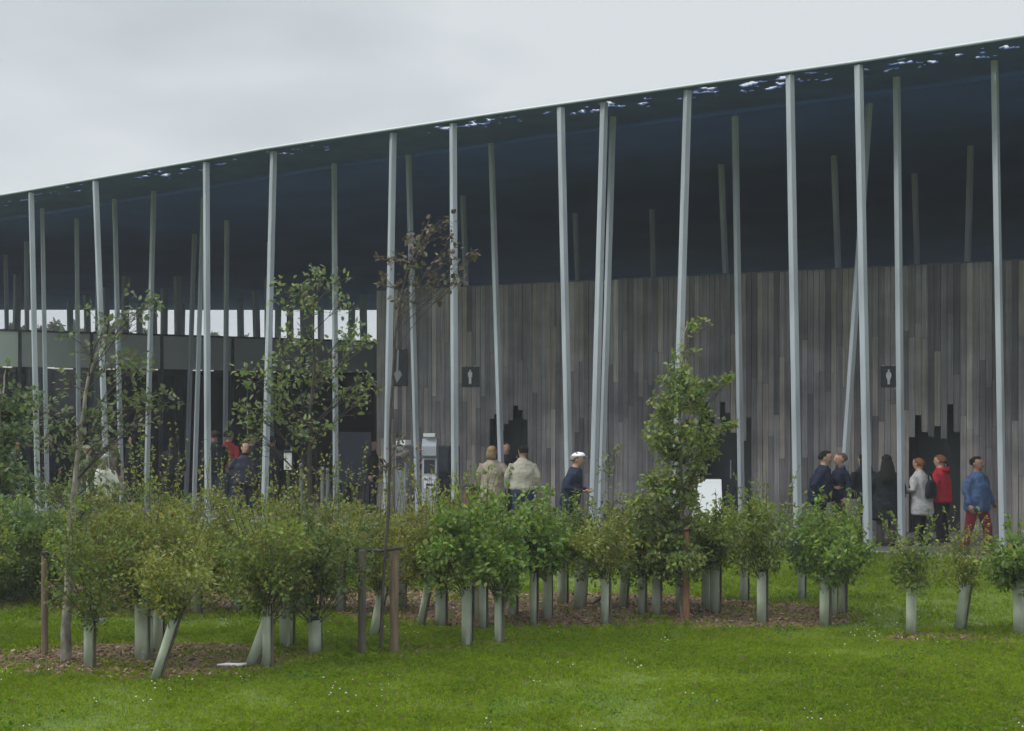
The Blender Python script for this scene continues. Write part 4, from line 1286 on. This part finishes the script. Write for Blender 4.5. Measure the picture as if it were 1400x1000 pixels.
SHRUBS = [
    # x, y of foot, crown top, crown width, label, options
    (121, 916, 705, 118, 'leafy shrub in upright tube just right of the leftmost staked tree', dict(pal='mid')),
    (197, 904, 672, 150, 'olive shrub growing from the widest, darkest tube in the left bed', dict(pal='olive', tube_w=25, tube_h=.59, dens=1.2)),
    (211, 931, 748, 112, 'low shrub in a tube tilting strongly to the right, nearest the lawn', dict(pal='olive', lean=.32, tube_h=.56, ybot=848)),
    (365, 915, 690, 112, 'bushy shrub in upright tube at the end of the white stick', dict(pal='mid')),
    (343, 911, 690, 100, 'shrub in a broad tube tilting right, against the upright one by the white stick', dict(pal='olive', lean=.38, tube_w=20, tube_h=.5)),
    (430, 896, 672, 128, 'dark bushy shrub with short broad tube left of the paired stakes', dict(pal='dark', tube_w=18, tube_h=.36, ybot=862, dens=1.15)),
    (391, 888, 665, 110, 'shrub with half hidden tube behind the upright one by the white stick', dict(pal='olive', tube_w=18)),
    (216, 890, 668, 110, 'shrub whose tube is half hidden right behind the widest tube', dict(pal='olive')),
    (510, 872, 672, 110, 'olive shrub with tube tilting right, seen between the paired stakes', dict(pal='olive', lean=.18, tube_h=.52)),
    (573, 857, 672, 92, 'shrub with thin tube tilting right, just right of the paired stakes', dict(pal='olive', lean=.20, tube_w=9)),
    (602, 857, 668, 100, 'shrub in grey shaded tube under low leaves, right of the thin tilting tube', dict(pal='olive', tube_w=14, tube_h=.42)),
    (638, 885, 690, 104, 'green shrub in broad upright tube with small white chip at its foot', dict(pal='fresh', tube_w=14, ybot=822)),
    (660, 862, 675, 88, 'shrub in narrow pale tube just behind the one with the white chip', dict(pal='fresh', tube_w=10)),
    (682, 887, 692, 104, 'green shrub in upright tube, rightmost of the bed by the paired stakes', dict(pal='fresh', ybot=822)),
    (648, 846, 672, 90, 'olive shrub with tube hidden between two front tubes below the terracotta bin', dict(pal='olive')),
    (729, 855, 684, 86, 'shrub in slim tube below the man in cream jacket', dict(pal='fresh', tube_w=9, ybot=806)),
    (768, 826, 690, 74, 'shrub in shaded grey tube left of the dark broad tilting tube', dict(pal='mid', tube_w=13)),
    (792, 833, 692, 84, 'shrub in dark broad tube tilting slightly right below the white cap man', dict(pal='dark', lean=.06, tube_w=17)),
    (827, 857, 706, 96, 'shrub in pale upright tube right of the dark fallen stick', dict(pal='olive', tube_w=11, ybot=800)),
    (850, 832, 700, 72, 'shrub in slim pale tube tilting right, between two upright ones left of the conical tree', dict(pal='mid', lean=.08, tube_w=10)),
    (877, 841, 705, 78, 'shrub in brownish shaded tube left of the conical tree', dict(pal='dark', tube_w=10)),
    (898, 843, 712, 74, 'shrub in bright pale tube with torn top, under the conical tree', dict(pal='mid', tube_w=12)),
    (928, 832, 700, 80, 'shrub in grey tube just behind the orange stake of the conical tree', dict(pal='dark', tube_w=9)),
    (965, 833, 700, 76, 'shrub in shaded tube touching the bare bright tube right of the orange stake', dict(pal='mid', tube_w=12)),
    (978, 839, 694, 78, 'shrub in clear bright upright tube right of the orange stake', dict(pal='mid', tube_w=12, ybot=782)),
    (1017, 823, 676, 82, 'shrub in far shaded tube left of the bushy shrub at the right of the bed', dict(pal='mid', tube_w=11)),
    (1041, 853, 668, 112, 'large round bushy shrub in broad pale tube, right part of the middle bed', dict(pal='mid', tube_w=13, ybot=800, dens=1.2)),
    (1095, 822, 695, 66, 'slim shrub in far tube below the stout man in navy jacket', dict(pal='blue', tube_w=10)),
    (1127, 857, 694, 98, 'bright green shrub in front tube at the right end of the middle bed', dict(pal='fresh', tube_w=13, ybot=808)),
    (1140, 845, 700, 84, 'shrub whose tube peeks out just right of the front tube at the bed end', dict(pal='fresh', tube_w=9)),
    (1152, 840, 698, 66, 'shrub in rearmost tube at the right end of the middle bed', dict(pal='mid', tube_w=10)),
    (1246, 869, 722, 84, 'shrub in upright tube below the woman in grey coat', dict(pal='mid', tube_w=14, tube_h=.52, ybot=815, dens=.8)),
    (1311, 862, 718, 76, 'small sparse shrub in tube tilting right below the man in blue shirt', dict(pal='olive', lean=.14, tube_w=13, tube_h=.5, dens=.75)),
    (1393, 870, 722, 92, 'fresh green shrub in upright tube at the right edge of the photo', dict(pal='fresh', tube_w=15, ybot=815)),
    (44, 812, 672, 96, 'shrub with broad pale blurred tube left of the leftmost staked tree', dict(pal='fresh', tube_w=26, tube_h=.42, ybot=772)),
    (14, 822, 660, 104, 'bluish green shrub at the far left edge of the photo', dict(ybot=845, pal='blue', dens=1.2)),
    (-32, 834, 670, 120, 'shrub cut off by the left edge of the photo', dict(ybot=845, pal='mid')),
    (84, 826, 650, 96, 'dull green shrub directly behind the leftmost staked tree', dict(ybot=845, pal='dark')),
    (150, 838, 642, 104, 'tall olive shrub behind the upright tube of the left bed', dict(ybot=845, pal='olive')),
    (205, 834, 628, 104, 'tall light green shrub behind the widest tube, reaching highest of the left shrubs', dict(ybot=845, pal='mid', dens=.9)),
    (268, 840, 650, 118, 'tall olive shrub behind and right of the widest tube', dict(ybot=845, pal='olive')),
    (322, 838, 660, 106, 'olive shrub in the rear row below the man in purplish sweater', dict(ybot=845, pal='olive')),
    (412, 836, 654, 106, 'yellowish shrub in the rear row below the white notice box', dict(ybot=845, pal='olive')),
    (466, 838, 652, 110, 'yellow green shrub in the rear row below the dark blue board', dict(ybot=845, pal='olive')),
    (548, 834, 662, 104, 'olive brown shrub in the rear row below the ticket machine', dict(ybot=845, pal='reddish')),
    (700, 842, 690, 84, 'shrub in the rear row below the gap between the two beige jackets', dict(pal='mid')),
    (748, 848, 690, 70, 'leafy shrub in the rear row just right of the slim tube under the cream jacket', dict(pal='fresh')),
]
for i, (x, y, yt, w, lb, kw) in enumerate(SHRUBS):
    shrub(x, y, yt, w * (1.18 if x < 600 else 1.04), lb, seed=i, **kw)

# ------------------------------------------------------------------ staked young trees
def tree(name, base, trunk_px, clumps_px, label, pal, per=60, leaf=.06, r0=.055, seed=0, bark=None, depth=.45, mat=None, stub=1.0, group=None):
    rng = np.random.default_rng(500 + seed)
    g = ground(*base); s = (base[1] - HY) / HC; Y = g.y
    root = empty(name, g, label, 'tree', group)
    def loc(x, y): 
        p = at(x, y, Y) - g
        return np.array([p.x, p.y, p.z])
    tp = [loc(*q) for q in trunk_px]
    tp = [p + np.array([0, rng.normal(0, .02), 0]) for p in tp]
    tp[0][2] = -0.01
    # smooth the trunk line
    t = np.linspace(0, 1, len(tp)); T = np.linspace(0, 1, 22)
    A = np.array(tp); TP = np.stack([np.interp(T, t, A[:, i]) for i in range(3)], 1)
    TP[1:-1] = (TP[:-2] + 2 * TP[1:-1] + TP[2:]) / 4
    TP[1:-1, 0] += rng.normal(0, .006, 20); TP[1:-1, 1] += rng.normal(0, .006, 20)
    link('trunk', twig_mesh('trunk', [(TP, r0, .006)]), bark or M_BARK, root)
    clumps, paths = [], []
    for x, y, r, dn in clumps_px:
        p = loc(x, y); rm = r / s
        p[1] += rng.normal(0, depth * .5)
        i = int(np.clip(np.searchsorted(TP[:, 2], p[2] - abs(p[0] - TP[10, 0]) * .9 - .12), 3, 20))
        o_ = TP[i]
        bp = path(o_, p, rng, 6, .07, .05)
        paths.append((bp, max(.005, r0 * .28 * (1 - i / 30)), .003))
        for k in range(int(3 + 8 * rm / .2)):
            e = p + rng.normal(0, 1, 3) * rm * .55
            paths.append((path(bp[rng.integers(2, 6)], e, rng, 4, .1), .0038, .0016))
            clumps.append((*e, rm * rng.uniform(.32, .55), dn))
    link('branches', twig_mesh('branches', paths), bark or M_BARK_D, root)
    P, Dr, To = crown_points(clumps, rng, per)
    C = leaf_cols(len(P), pal, rng, To)
    link('leaves', leaf_mesh('leaves', P, Dr, leaf, C, rng), mat or M_LEAF_T, root)
    return root

T1 = [(185, 425, 26, .5), (215, 410, 14, .4), (165, 450, 26, .6), (150, 490, 30, .5), (190, 500, 30, .6), (225, 545, 20, .5), (205, 560, 26, .6), (165, 560, 30, .6), (130, 575, 30, .5),
      (100, 590, 34, .45), (150, 610, 26, .5), (95, 640, 40, .6), (60, 600, 26, .35), (120, 650, 28, .6), (75, 680, 28, .6), (85, 525, 24, .2), (110, 470, 24, .2), (66, 560, 20, .2), (110, 700, 24, .5)]
tree('young_tree', (90, 905), [(90, 905), (92, 820), (98, 720), (106, 620), (120, 520), (150, 430)], T1, 'slender mottled trunk tree with sparse dull leaves, tied to the leftmost stake', (0.090, 0.115, 0.045), per=40, seed=1, r0=.060)
T2 = [(600, 300, 22, .25), (585, 330, 22, .2), (615, 345, 20, .2), (645, 340, 9, .35), (560, 350, 18, .3), (572, 375, 26, .55), (600, 372, 22, .28), (520, 350, 12, .3), (525, 382, 13, .2),
      (550, 402, 18, .25), (628, 385, 12, .15), (590, 395, 20, .3), (572, 330, 14, .2), (545, 606, 16, .8), (532, 640, 12, .4), (556, 625, 10, .5)]
tree('young_tree', (520, 898), [(520, 898), (524, 800), (531, 690), (533, 600), (536, 520), (541, 450), (553, 390), (572, 330), (590, 295)], T2, 'tall thin tree with few purplish leaves at its top, between the paired stakes', (0.075, 0.052, 0.036), per=26, seed=2, r0=.019, bark=M_BARK_D)
T3 = [(440, 382, 24, .6), (410, 395, 24, .6), (465, 380, 12, .6), (395, 412, 18, .5), (425, 420, 26, .4), (475, 410, 12, .4), (470, 460, 26, .6), (490, 482, 22, .6), (430, 465, 22, .4), (382, 480, 22, .5),
      (402, 500, 34, .5), (360, 520, 26, .6), (440, 512, 26, .6), (380, 545, 34, .65), (342, 555, 22, .5), (420, 555, 30, .5), (480, 530, 26, .6), (502, 545, 18, .5), (352, 590, 22, .5), (395, 590, 30, .5), (450, 580, 22, .4), (330, 582, 16, .4), (505, 515, 10, .5)]
tree('young_tree', (427, 882), [(427, 882), (425, 720), (423, 600), (430, 500), (428, 420), (440, 380)], T3, 'open branched tree with light green leaves left of the dark blue board', (0.118, 0.155, 0.052), per=42, leaf=.058, seed=3, r0=.034, bark=M_BARK_D)
T4 = [(930 + (a - 930) * .92, b, c * .84, d) for a, b, c, d in [(945, 448, 12, .8), (966, 444, 11, .8), (930, 485, 14, 1), (925, 505, 20, 1), (940, 525, 22, 1), (915, 540, 25, 1), (950, 545, 24, 1), (975, 522, 13, .9), (991, 518, 7, .9), (905, 575, 27, 1), (940, 580, 30, 1),
      (970, 585, 16, .9), (995, 582, 10, .9), (900, 605, 26, 1), (930, 620, 36, 1), (962, 620, 24, 1), (888, 660, 28, 1), (920, 660, 36, 1), (945, 662, 26, 1), (884, 700, 32, 1), (915, 705, 40, 1),
      (942, 706, 24, 1), (895, 745, 36, 1), (928, 750, 38, 1), (905, 780, 22, 1), (942, 775, 22, 1)]] + [(958, 530, 10, 1.2), (970, 526, 9, 1.3), (983, 521, 8, 1.4), (996, 517, 6, 1.4), (960, 592, 11, 1.2), (974, 588, 10, 1.3), (987, 584, 8, 1.4), (1001, 580, 6, 1.4)]
tree('conical_tree', (934, 846), [(934, 846), (933, 760), (930, 650), (930, 550), (934, 470), (940, 440)], T4, 'dense leafy conical tree beside the orange stake with two side branches reaching right', (0.155, 0.205, 0.045), per=80, leaf=.062, seed=4, r0=.036, depth=.3)
T5 = [(10, 520, 22, .8), (25, 545, 22, .8), (8, 572, 32, .9), (28, 602, 22, .8), (5, 622, 32, .9), (36, 642, 18, .7), (12, 662, 32, .9), (-20, 600, 36, .9), (-30, 540, 28, .8), (-40, 650, 36, .9)]
tree('young_tree', (-14, 880), [(-14, 880), (-13, 760), (-8, 640), (2, 560), (8, 505)], T5, 'green young tree cut by the left edge of the photo', (0.075, 0.112, 0.036), per=70, seed=5, r0=.036)
T6 = [(840, 622, 12, .4), (834, 650, 18, .45), (846, 680, 18, .5), (830, 705, 18, .6)]
tree('sapling', (834, 842), [(834, 842), (836, 760), (838, 680), (841, 615)], T6, 'thin wispy sapling just right of the leaning column pair', (0.11, 0.13, 0.05), per=45, seed=6, r0=.012, bark=M_BARK_D)

def stake_obj(x, yb, yt, wpx, label, mat, lean=0):
    g = ground(x, yb); s = (yb - HY) / HC; h = (yb - yt) / s; r = wpx / s / 2
    o = empty('tree_stake', g, label, 'stake', 'wooden tree stakes')
    bm = bmesh.new()
    tube(bm, [(0, 0, -.02), (lean * h * .5, .004, h * .5), (lean * h, 0, h - .01), (lean * h, 0, h)], [r, r, r * .97, r * .82], 10)
    link('post', bm_mesh('post', bm, False), mat, o)
    return o, g, h, s
o1 = stake_obj(61, 897, 754, 9.5, 'brown round stake at far left, strapped to the mottled tree', M_STAKE)
o2 = stake_obj(495, 900, 752, 11, 'dark weathered stake, left one of the pair', M_STAKE_D)
o3 = stake_obj(539, 896, 752, 12, 'light brown thick stake, right one of the pair', M_STAKE)
o4 = stake_obj(938, 848, 722, 9.5, 'orange brown stake beside the dense conical tree', plain('fresh_stake_wood', (0.24, 0.125, 0.065), 0.8, 0.3, 9.0, stretch=(3, 3, .4), bump=.3))
def strap(p, q, label, r=.022):
    o = empty('tree_tie', (p + q) / 2, label, 'tie')
    bm = bmesh.new(); m = (p + q) / 2
    pts = [p - m + (p - q).normalized() * .05, p - m, Vector((0, -.012, -.02)), q - m, q - m + (q - p).normalized() * .03]
    tube(bm, pts, [(.010, r), (.014, r), (.012, r * .8), (.014, r), (.010, r)], 8, True, ref=(0, 1, 0))
    link('strap', bm_mesh('strap', bm, False), M_RUBBER, o)
    bm = bmesh.new(); box(bm, p - m + Vector((0, -.03, 0)), (.05, .02, .035)); link('buckle', bm_mesh('buckle', bm), M_RUBBER, o)
strap(at(63, 757, o1[1].y - .045), at(96, 757, o1[1].y - .045), 'black rubber tie linking the far left stake and mottled trunk')
strap(at(491, 752, o3[1].y - .06), at(545, 750, o3[1].y - .06), 'black rubber tie across the pair of stakes', .018)
strap(at(930, 723, o4[1].y - .045), at(944, 723, o4[1].y - .045), 'small black tie at the top of the orange stake', .012)

# ------------------------------------------------------------------ loose bits on the ground
p = ground(317, 914)
o = empty('white_stick', p + Vector((0, 0, .03)), 'white stick lying on the mulch left of an upright tube', 'stick', rz=.05)
bm = bmesh.new(); tube(bm, [(-.14, 0, 0), (-.05, .01, .006), (.06, 0, .002), (.14, .01, .008)], [.013, .016, .017, .014], 8); link('stick', bm_mesh('stick', bm, True), M_WHITE, o)
p = ground(813, 829)
o = empty('dark_stick', p + Vector((0, 0, .02)), 'dark bent stick leaning on the mulch left of a pale upright tube', 'stick')
bm = bmesh.new(); tube(bm, [(-.14, 0, 0.02), (-.02, 0, .01), (.06, 0, .07), (.13, .02, .16)], [.016, .02, .02, .014], 8); link('stick', bm_mesh('stick', bm, True), M_RUBBER, o)
p = ground(133, 856)
o = empty('broken_tube', p, 'short torn pale tube leaning among grass behind the left bed', 'plant tube')
bm = bmesh.new(); r_ = tube(bm, [(0, 0, 0), (.06, 0, .09), (.07, .01, .12)], [.035, .037, .03], 10, False)
bmesh.ops.solidify(bm, geom=list(bm.faces), thickness=.004); link('tube', bm_mesh('tube', bm, True), plain('pale_plastic', (.45, .5, .45), .5), o)

# ------------------------------------------------------------------ grass, chips, clover
rng = np.random.default_rng(77)
def scatter(n, y0, y1, xpad):
    """points on the lawn between two distances, inside the field of view plus a margin"""
    Y = np.sqrt(rng.uniform(y0 ** 2, y1 ** 2, n))
    X = rng.uniform(-1, 1, n) * (Y * .35 + xpad)
    return X, Y
def fbm(X, Y, sc_):
    return np.array([noise.noise((x * sc_, y * sc_, 3.3)) for x, y in zip(X, Y)])
pave_w = lambda X, Y: (X - P0.x) * NN.x + (Y - P0.y) * NN.y
def mulch_mask(X, Y, edge=0.0):
    m = np.zeros(len(X), bool)
    for b in BEDS: m |= inside(b, X, Y)
    return m
def blades(X, Y, hgt, wid, name):
    n = len(X)
    yaw = rng.uniform(0, math.pi, n)
    a = np.stack([np.cos(yaw), np.sin(yaw), np.zeros(n)], 1)
    pat = np.array([noise.noise((x * .45, y * .45, 1.1)) + .7 * noise.noise((x * 1.6, y * 1.6, 5.0)) + .5 * noise.noise((x * 5.0, y * 5.0, 8.0)) for x, y in zip(X, Y)])
    hh = (hgt * rng.uniform(.5, 1.35, n) * np.clip(1 + .75 * pat, .35, 1.9))[:, None]
    w = (wid * rng.uniform(.7, 1.3, n))[:, None]
    tilt = rng.normal(0, .45, (n, 2))
    P = np.stack([X, Y, np.zeros(n)], 1)
    mid = P + np.concatenate([tilt * hh * .35, hh * .6], 1)
    tip = P + np.concatenate([tilt * hh * 1.0, hh * np.maximum(.55, 1 - .35 * np.abs(tilt).sum(1, keepdims=True))], 1)
    V = np.stack([P - a * w, P + a * w, mid + a * w * .7, tip], 1).reshape(-1, 3)
    i = np.arange(n)[:, None] * 4
    c = np.array([0.150, 0.220, 0.010])[None] * rng.uniform(.7, 1.3, (n, 1)) * (1 + .26 * np.clip(pat[:, None], -1.6, 1.6) * np.array([-1.1, -.8, -.3]))
    dry = rng.random(n) < .07
    c[dry] = np.array([.20, .18, .07]) * rng.uniform(.7, 1.2, (dry.sum(), 1))
    C = np.repeat(np.clip(c, .004, .5), 4, 0)
    T = np.concatenate([i + np.array([[0, 1, 2]]), i + np.array([[0, 2, 3]])], 0)
    return mesh_np(name, V, T, C)
X1, Y1 = scatter(370000, 9.6, 16.5, 3.2)
X2, Y2 = scatter(190000, 16.5, 27.0, 3.2)
X = np.concatenate([X1, X2]); Y = np.concatenate([Y1, Y2])
m = mulch_mask(X, Y)
# ragged bed edges: some blades survive inside, more near the rim
sparse = rng.random(len(X)) < 0.20 + .9 * np.clip(fbm(X, Y, .9) + .05, 0, 1)
w_ = pave_w(X, Y)
keep = (~m | sparse) & (w_ < .96)
X, Y = X[keep], Y[keep]
near_ = Y < 16.5
tag(link('grass', blades(X[near_], Y[near_], .050, .0038, 'grass'), M_GRASS), kind='stuff')
tag(link('grass', blades(X[~near_], Y[~near_], .060, .0050, 'grass'), M_GRASS), kind='stuff')
# tufts along the bed rims
RX, RY = [], []
for b in BEDS:
    n = len(b)
    for i in range(n):
        a, c = b[i], b[(i + 1) % n]
        ln = (c - a).length
        q = int(ln * 160)
        t = rng.random(q)
        RX.append(a.x + (c.x - a.x) * t + rng.normal(0, .07, q)); RY.append(a.y + (c.y - a.y) * t + rng.normal(0, .12, q))
RX = np.concatenate(RX); RY = np.concatenate(RY)
k = (RY < 27) & (np.abs(RX) < RY * .36 + 1) & (pave_w(RX, RY) < .96)
tag(link('grass', blades(RX[k], RY[k], .075, .0042, 'grass'), M_GRASS), kind='stuff')

# bark chips
CXs, CYs = [], []
for b in BEDS:
    xs = [p.x for p in b]; ys = [p.y for p in b]
    ar = (max(xs) - min(xs)) * (max(ys) - min(ys))
    n = int(ar * 420)
    x = rng.uniform(min(xs) - .1, max(xs) + .1, n); y = rng.uniform(min(ys) - .1, max(ys) + .1, n)
    q = inside(b, x, y) & (np.abs(x) < y * .36 + 1)
    CXs.append(x[q] + rng.normal(0, .03, q.sum())); CYs.append(y[q] + rng.normal(0, .05, q.sum()))
X = np.concatenate(CXs); Y = np.concatenate(CYs); n = len(X)
a = nrmz(np.concatenate([rng.normal(0, 1, (n, 2)), rng.normal(0, .35, (n, 1))], 1))
u = nrmz(np.cross(a, np.array([0, 0, 1.0]) + rng.normal(0, .4, (n, 3)))); v = np.cross(u, a)
L_ = rng.uniform(.018, .060, (n, 1)); W_ = L_ * rng.uniform(.25, .6, (n, 1)); H_ = rng.uniform(.004, .012, (n, 1))
c = np.stack([X, Y, rng.uniform(.008, .028, n)], 1)
V = np.stack([c + a * L_ * p + u * W_ * q + v * H_ * r for p, q, r in ((-.5, -.5, 0), (.5, -.4, 0), (.5, .4, 0), (-.5, .5, 0), (-.4, -.35, 1), (.42, -.3, 1), (.4, .3, 1), (-.42, .4, 1))], 1).reshape(-1, 3)
i = np.arange(n)[:, None] * 8
F = np.concatenate([i + np.array([f]) for f in ((4, 5, 6, 7), (0, 1, 5, 4), (1, 2, 6, 5), (2, 3, 7, 6), (3, 0, 4, 7))], 0)
base = np.array([[.165, .100, .060]]) * rng.uniform(.45, 1.5, (n, 1)) * (1 + rng.normal(0, .08, (n, 3)))
lt = rng.random(n) < .06
base[lt] = np.array([.34, .26, .19]) * rng.uniform(.7, 1.2, (lt.sum(), 1))
tag(link('bark_chips', mesh_np('bark_chips', V, F, np.repeat(np.clip(base, .01, .5), 8, 0)), leaf_mat('chip', 0.0, .85, 0.0)), kind='stuff')

# clover heads in loose drifts
X, Y = scatter(5200, 10.6, 17.5, .5)
pat = np.array([noise.noise((x * 1.1, y * .8, 9.0)) + .5 * noise.noise((x * 3.1, y * 2.5, 2.0)) for x, y in zip(X, Y)])
k = (pat > .30) & (rng.random(len(X)) < .30) & ~mulch_mask(X, Y)
X, Y = X[k], Y[k]; n = len(X)
bm = bmesh.new(); bmesh.ops.create_icosphere(bm, subdivisions=1, radius=1.0)
bv = np.array([v.co[:] for v in bm.verts]); bf = np.array([[v.index for v in f.verts] for f in bm.faces]); bm.free()
r = rng.uniform(.004, .009, (n, 1, 1))
c = np.stack([X, Y, rng.uniform(.045, .07, n)], 1)[:, None, :]
V = (c + bv[None] * r * np.array([1, 1, .8]) * (1 + rng.normal(0, .12, (n, len(bv), 1)))).reshape(-1, 3)
F = (np.arange(n)[:, None, None] * len(bv) + bf[None]).reshape(-1, 3)
tag(link('clover_flowers', mesh_np('clover_flowers', V, F, None, True), plain('petal', (.62, .62, .54), .7, .1)), kind='stuff')

# broad low leaves of clover and plantain in the turf
X, Y = scatter(30000, 10.4, 17.0, .5)
pat = np.array([noise.noise((x * .9, y * .7, 9.0)) + .6 * noise.noise((x * 3.1, y * 2.5, 2.0)) for x, y in zip(X, Y)])
k = (pat > .22) & ~mulch_mask(X, Y)
X, Y = X[k], Y[k]; n = len(X)
P = np.stack([X, Y, rng.uniform(.02, .06, n)], 1)
d_ = rng.normal(0, 1, (n, 3)) * np.array([1, 1, .15])
tag(link('clover_leaves', leaf_mesh('clover_leaves', P, d_, .026, leaf_cols(n, (.085, .16, .02), rng), rng, wide=.8), M_GRASS), kind='stuff')

# ------------------------------------------------------------------ thin volume added to lift the blacks, standing in for lens veil
bm = bmesh.new()
box(bm, (0, 345, 12.0), (1820, 1130, 26.0))
M_LENS_VEIL = bpy.data.materials.new('lens_veil'); M_LENS_VEIL.use_nodes = True
nt = M_LENS_VEIL.node_tree; nt.nodes.clear()
vo = nt.nodes.new('ShaderNodeVolumePrincipled'); vo.inputs['Color'].default_value = (0.92, 0.95, 1.0, 1); vo.inputs['Density'].default_value = VEIL_DENSITY
mo = nt.nodes.new('ShaderNodeOutputMaterial'); nt.links.new(vo.outputs[0], mo.inputs['Volume'])
tag(link('lens_veil', bm_mesh('lens_veil', bm), M_LENS_VEIL), kind='stuff')

# ------------------------------------------------------------------ far trees seen through the gap
def far_tree(x, Y, ytop, wpx, label, seed, col=(0.045, 0.062, 0.030)):
    rng = np.random.default_rng(900 + seed)
    g = Vector(((x - CX) * Y / FPX, Y, 0)); h = HC + (HY - ytop) * Y / FPX; w = wpx * Y / FPX
    root = empty('tree', g, label, 'tree', 'trees far behind the building')
    link('trunk', twig_mesh('trunk', [(path((0, 0, -.05), (0, 0, h * .8), rng, 6, .02), .22, .05)]), M_BARK_D, root)
    clumps = []
    for k in range(46):
        d = rng.normal(0, 1, 3); d /= np.linalg.norm(d); q = rng.random() ** .4
        clumps.append((d[0] * w * .46 * q, d[1] * w * .46 * q, h * .60 + d[2] * h * .36 * q, rng.uniform(.09, .17) * w, 1.0))
    P, Dr, T = [], [], []
    for cx_, cy_, cz_, r, dn in clumps:
        m = 60
        d = nrmz(rng.normal(0, 1, (m, 3))); P.append(np.array([cx_, cy_, cz_]) + d * (r * rng.random(m) ** .5)[:, None]); Dr.append(d); T.append(np.full(m, rng.uniform(.8, 1.2)))
    P = np.concatenate(P); Dr = np.concatenate(Dr); T = np.concatenate(T)
    link('crown', leaf_mesh('crown', P, Dr, .42, leaf_cols(len(P), col, rng, T), rng), M_LEAF, root)
FAR = [(-40, 118, 428, 60), (18, 125, 434, 44), (70, 120, 428, 50), (104, 130, 437, 44), (134, 118, 440, 40), (160, 126, 428, 46), (196, 121, 442, 40), (292, 150, 452, 34), (334, 140, 456, 30), (-100, 110, 425, 70)]
FL = ['far tree in the sky strip at the left photo edge', 'far tree outlined in the sky strip left of the leftmost column', 'far tree in the sky strip between the first pair of left columns', 'low far tree behind the thin column at left',
      'far tree crown behind the second roof-edge column', 'far tree crown in the sky strip over the leafy left tree', 'far tree top in the sky strip left of the bright panes of sky', 'small round far crown low in the sky strip by the black jacket column',
      'tiny far crown at the bottom of the widest sky opening', 'far tree beyond the left edge of the photo']
for i, (x, Y, yt, w) in enumerate(FAR):
    far_tree(x, Y, yt, w, FL[i], i)
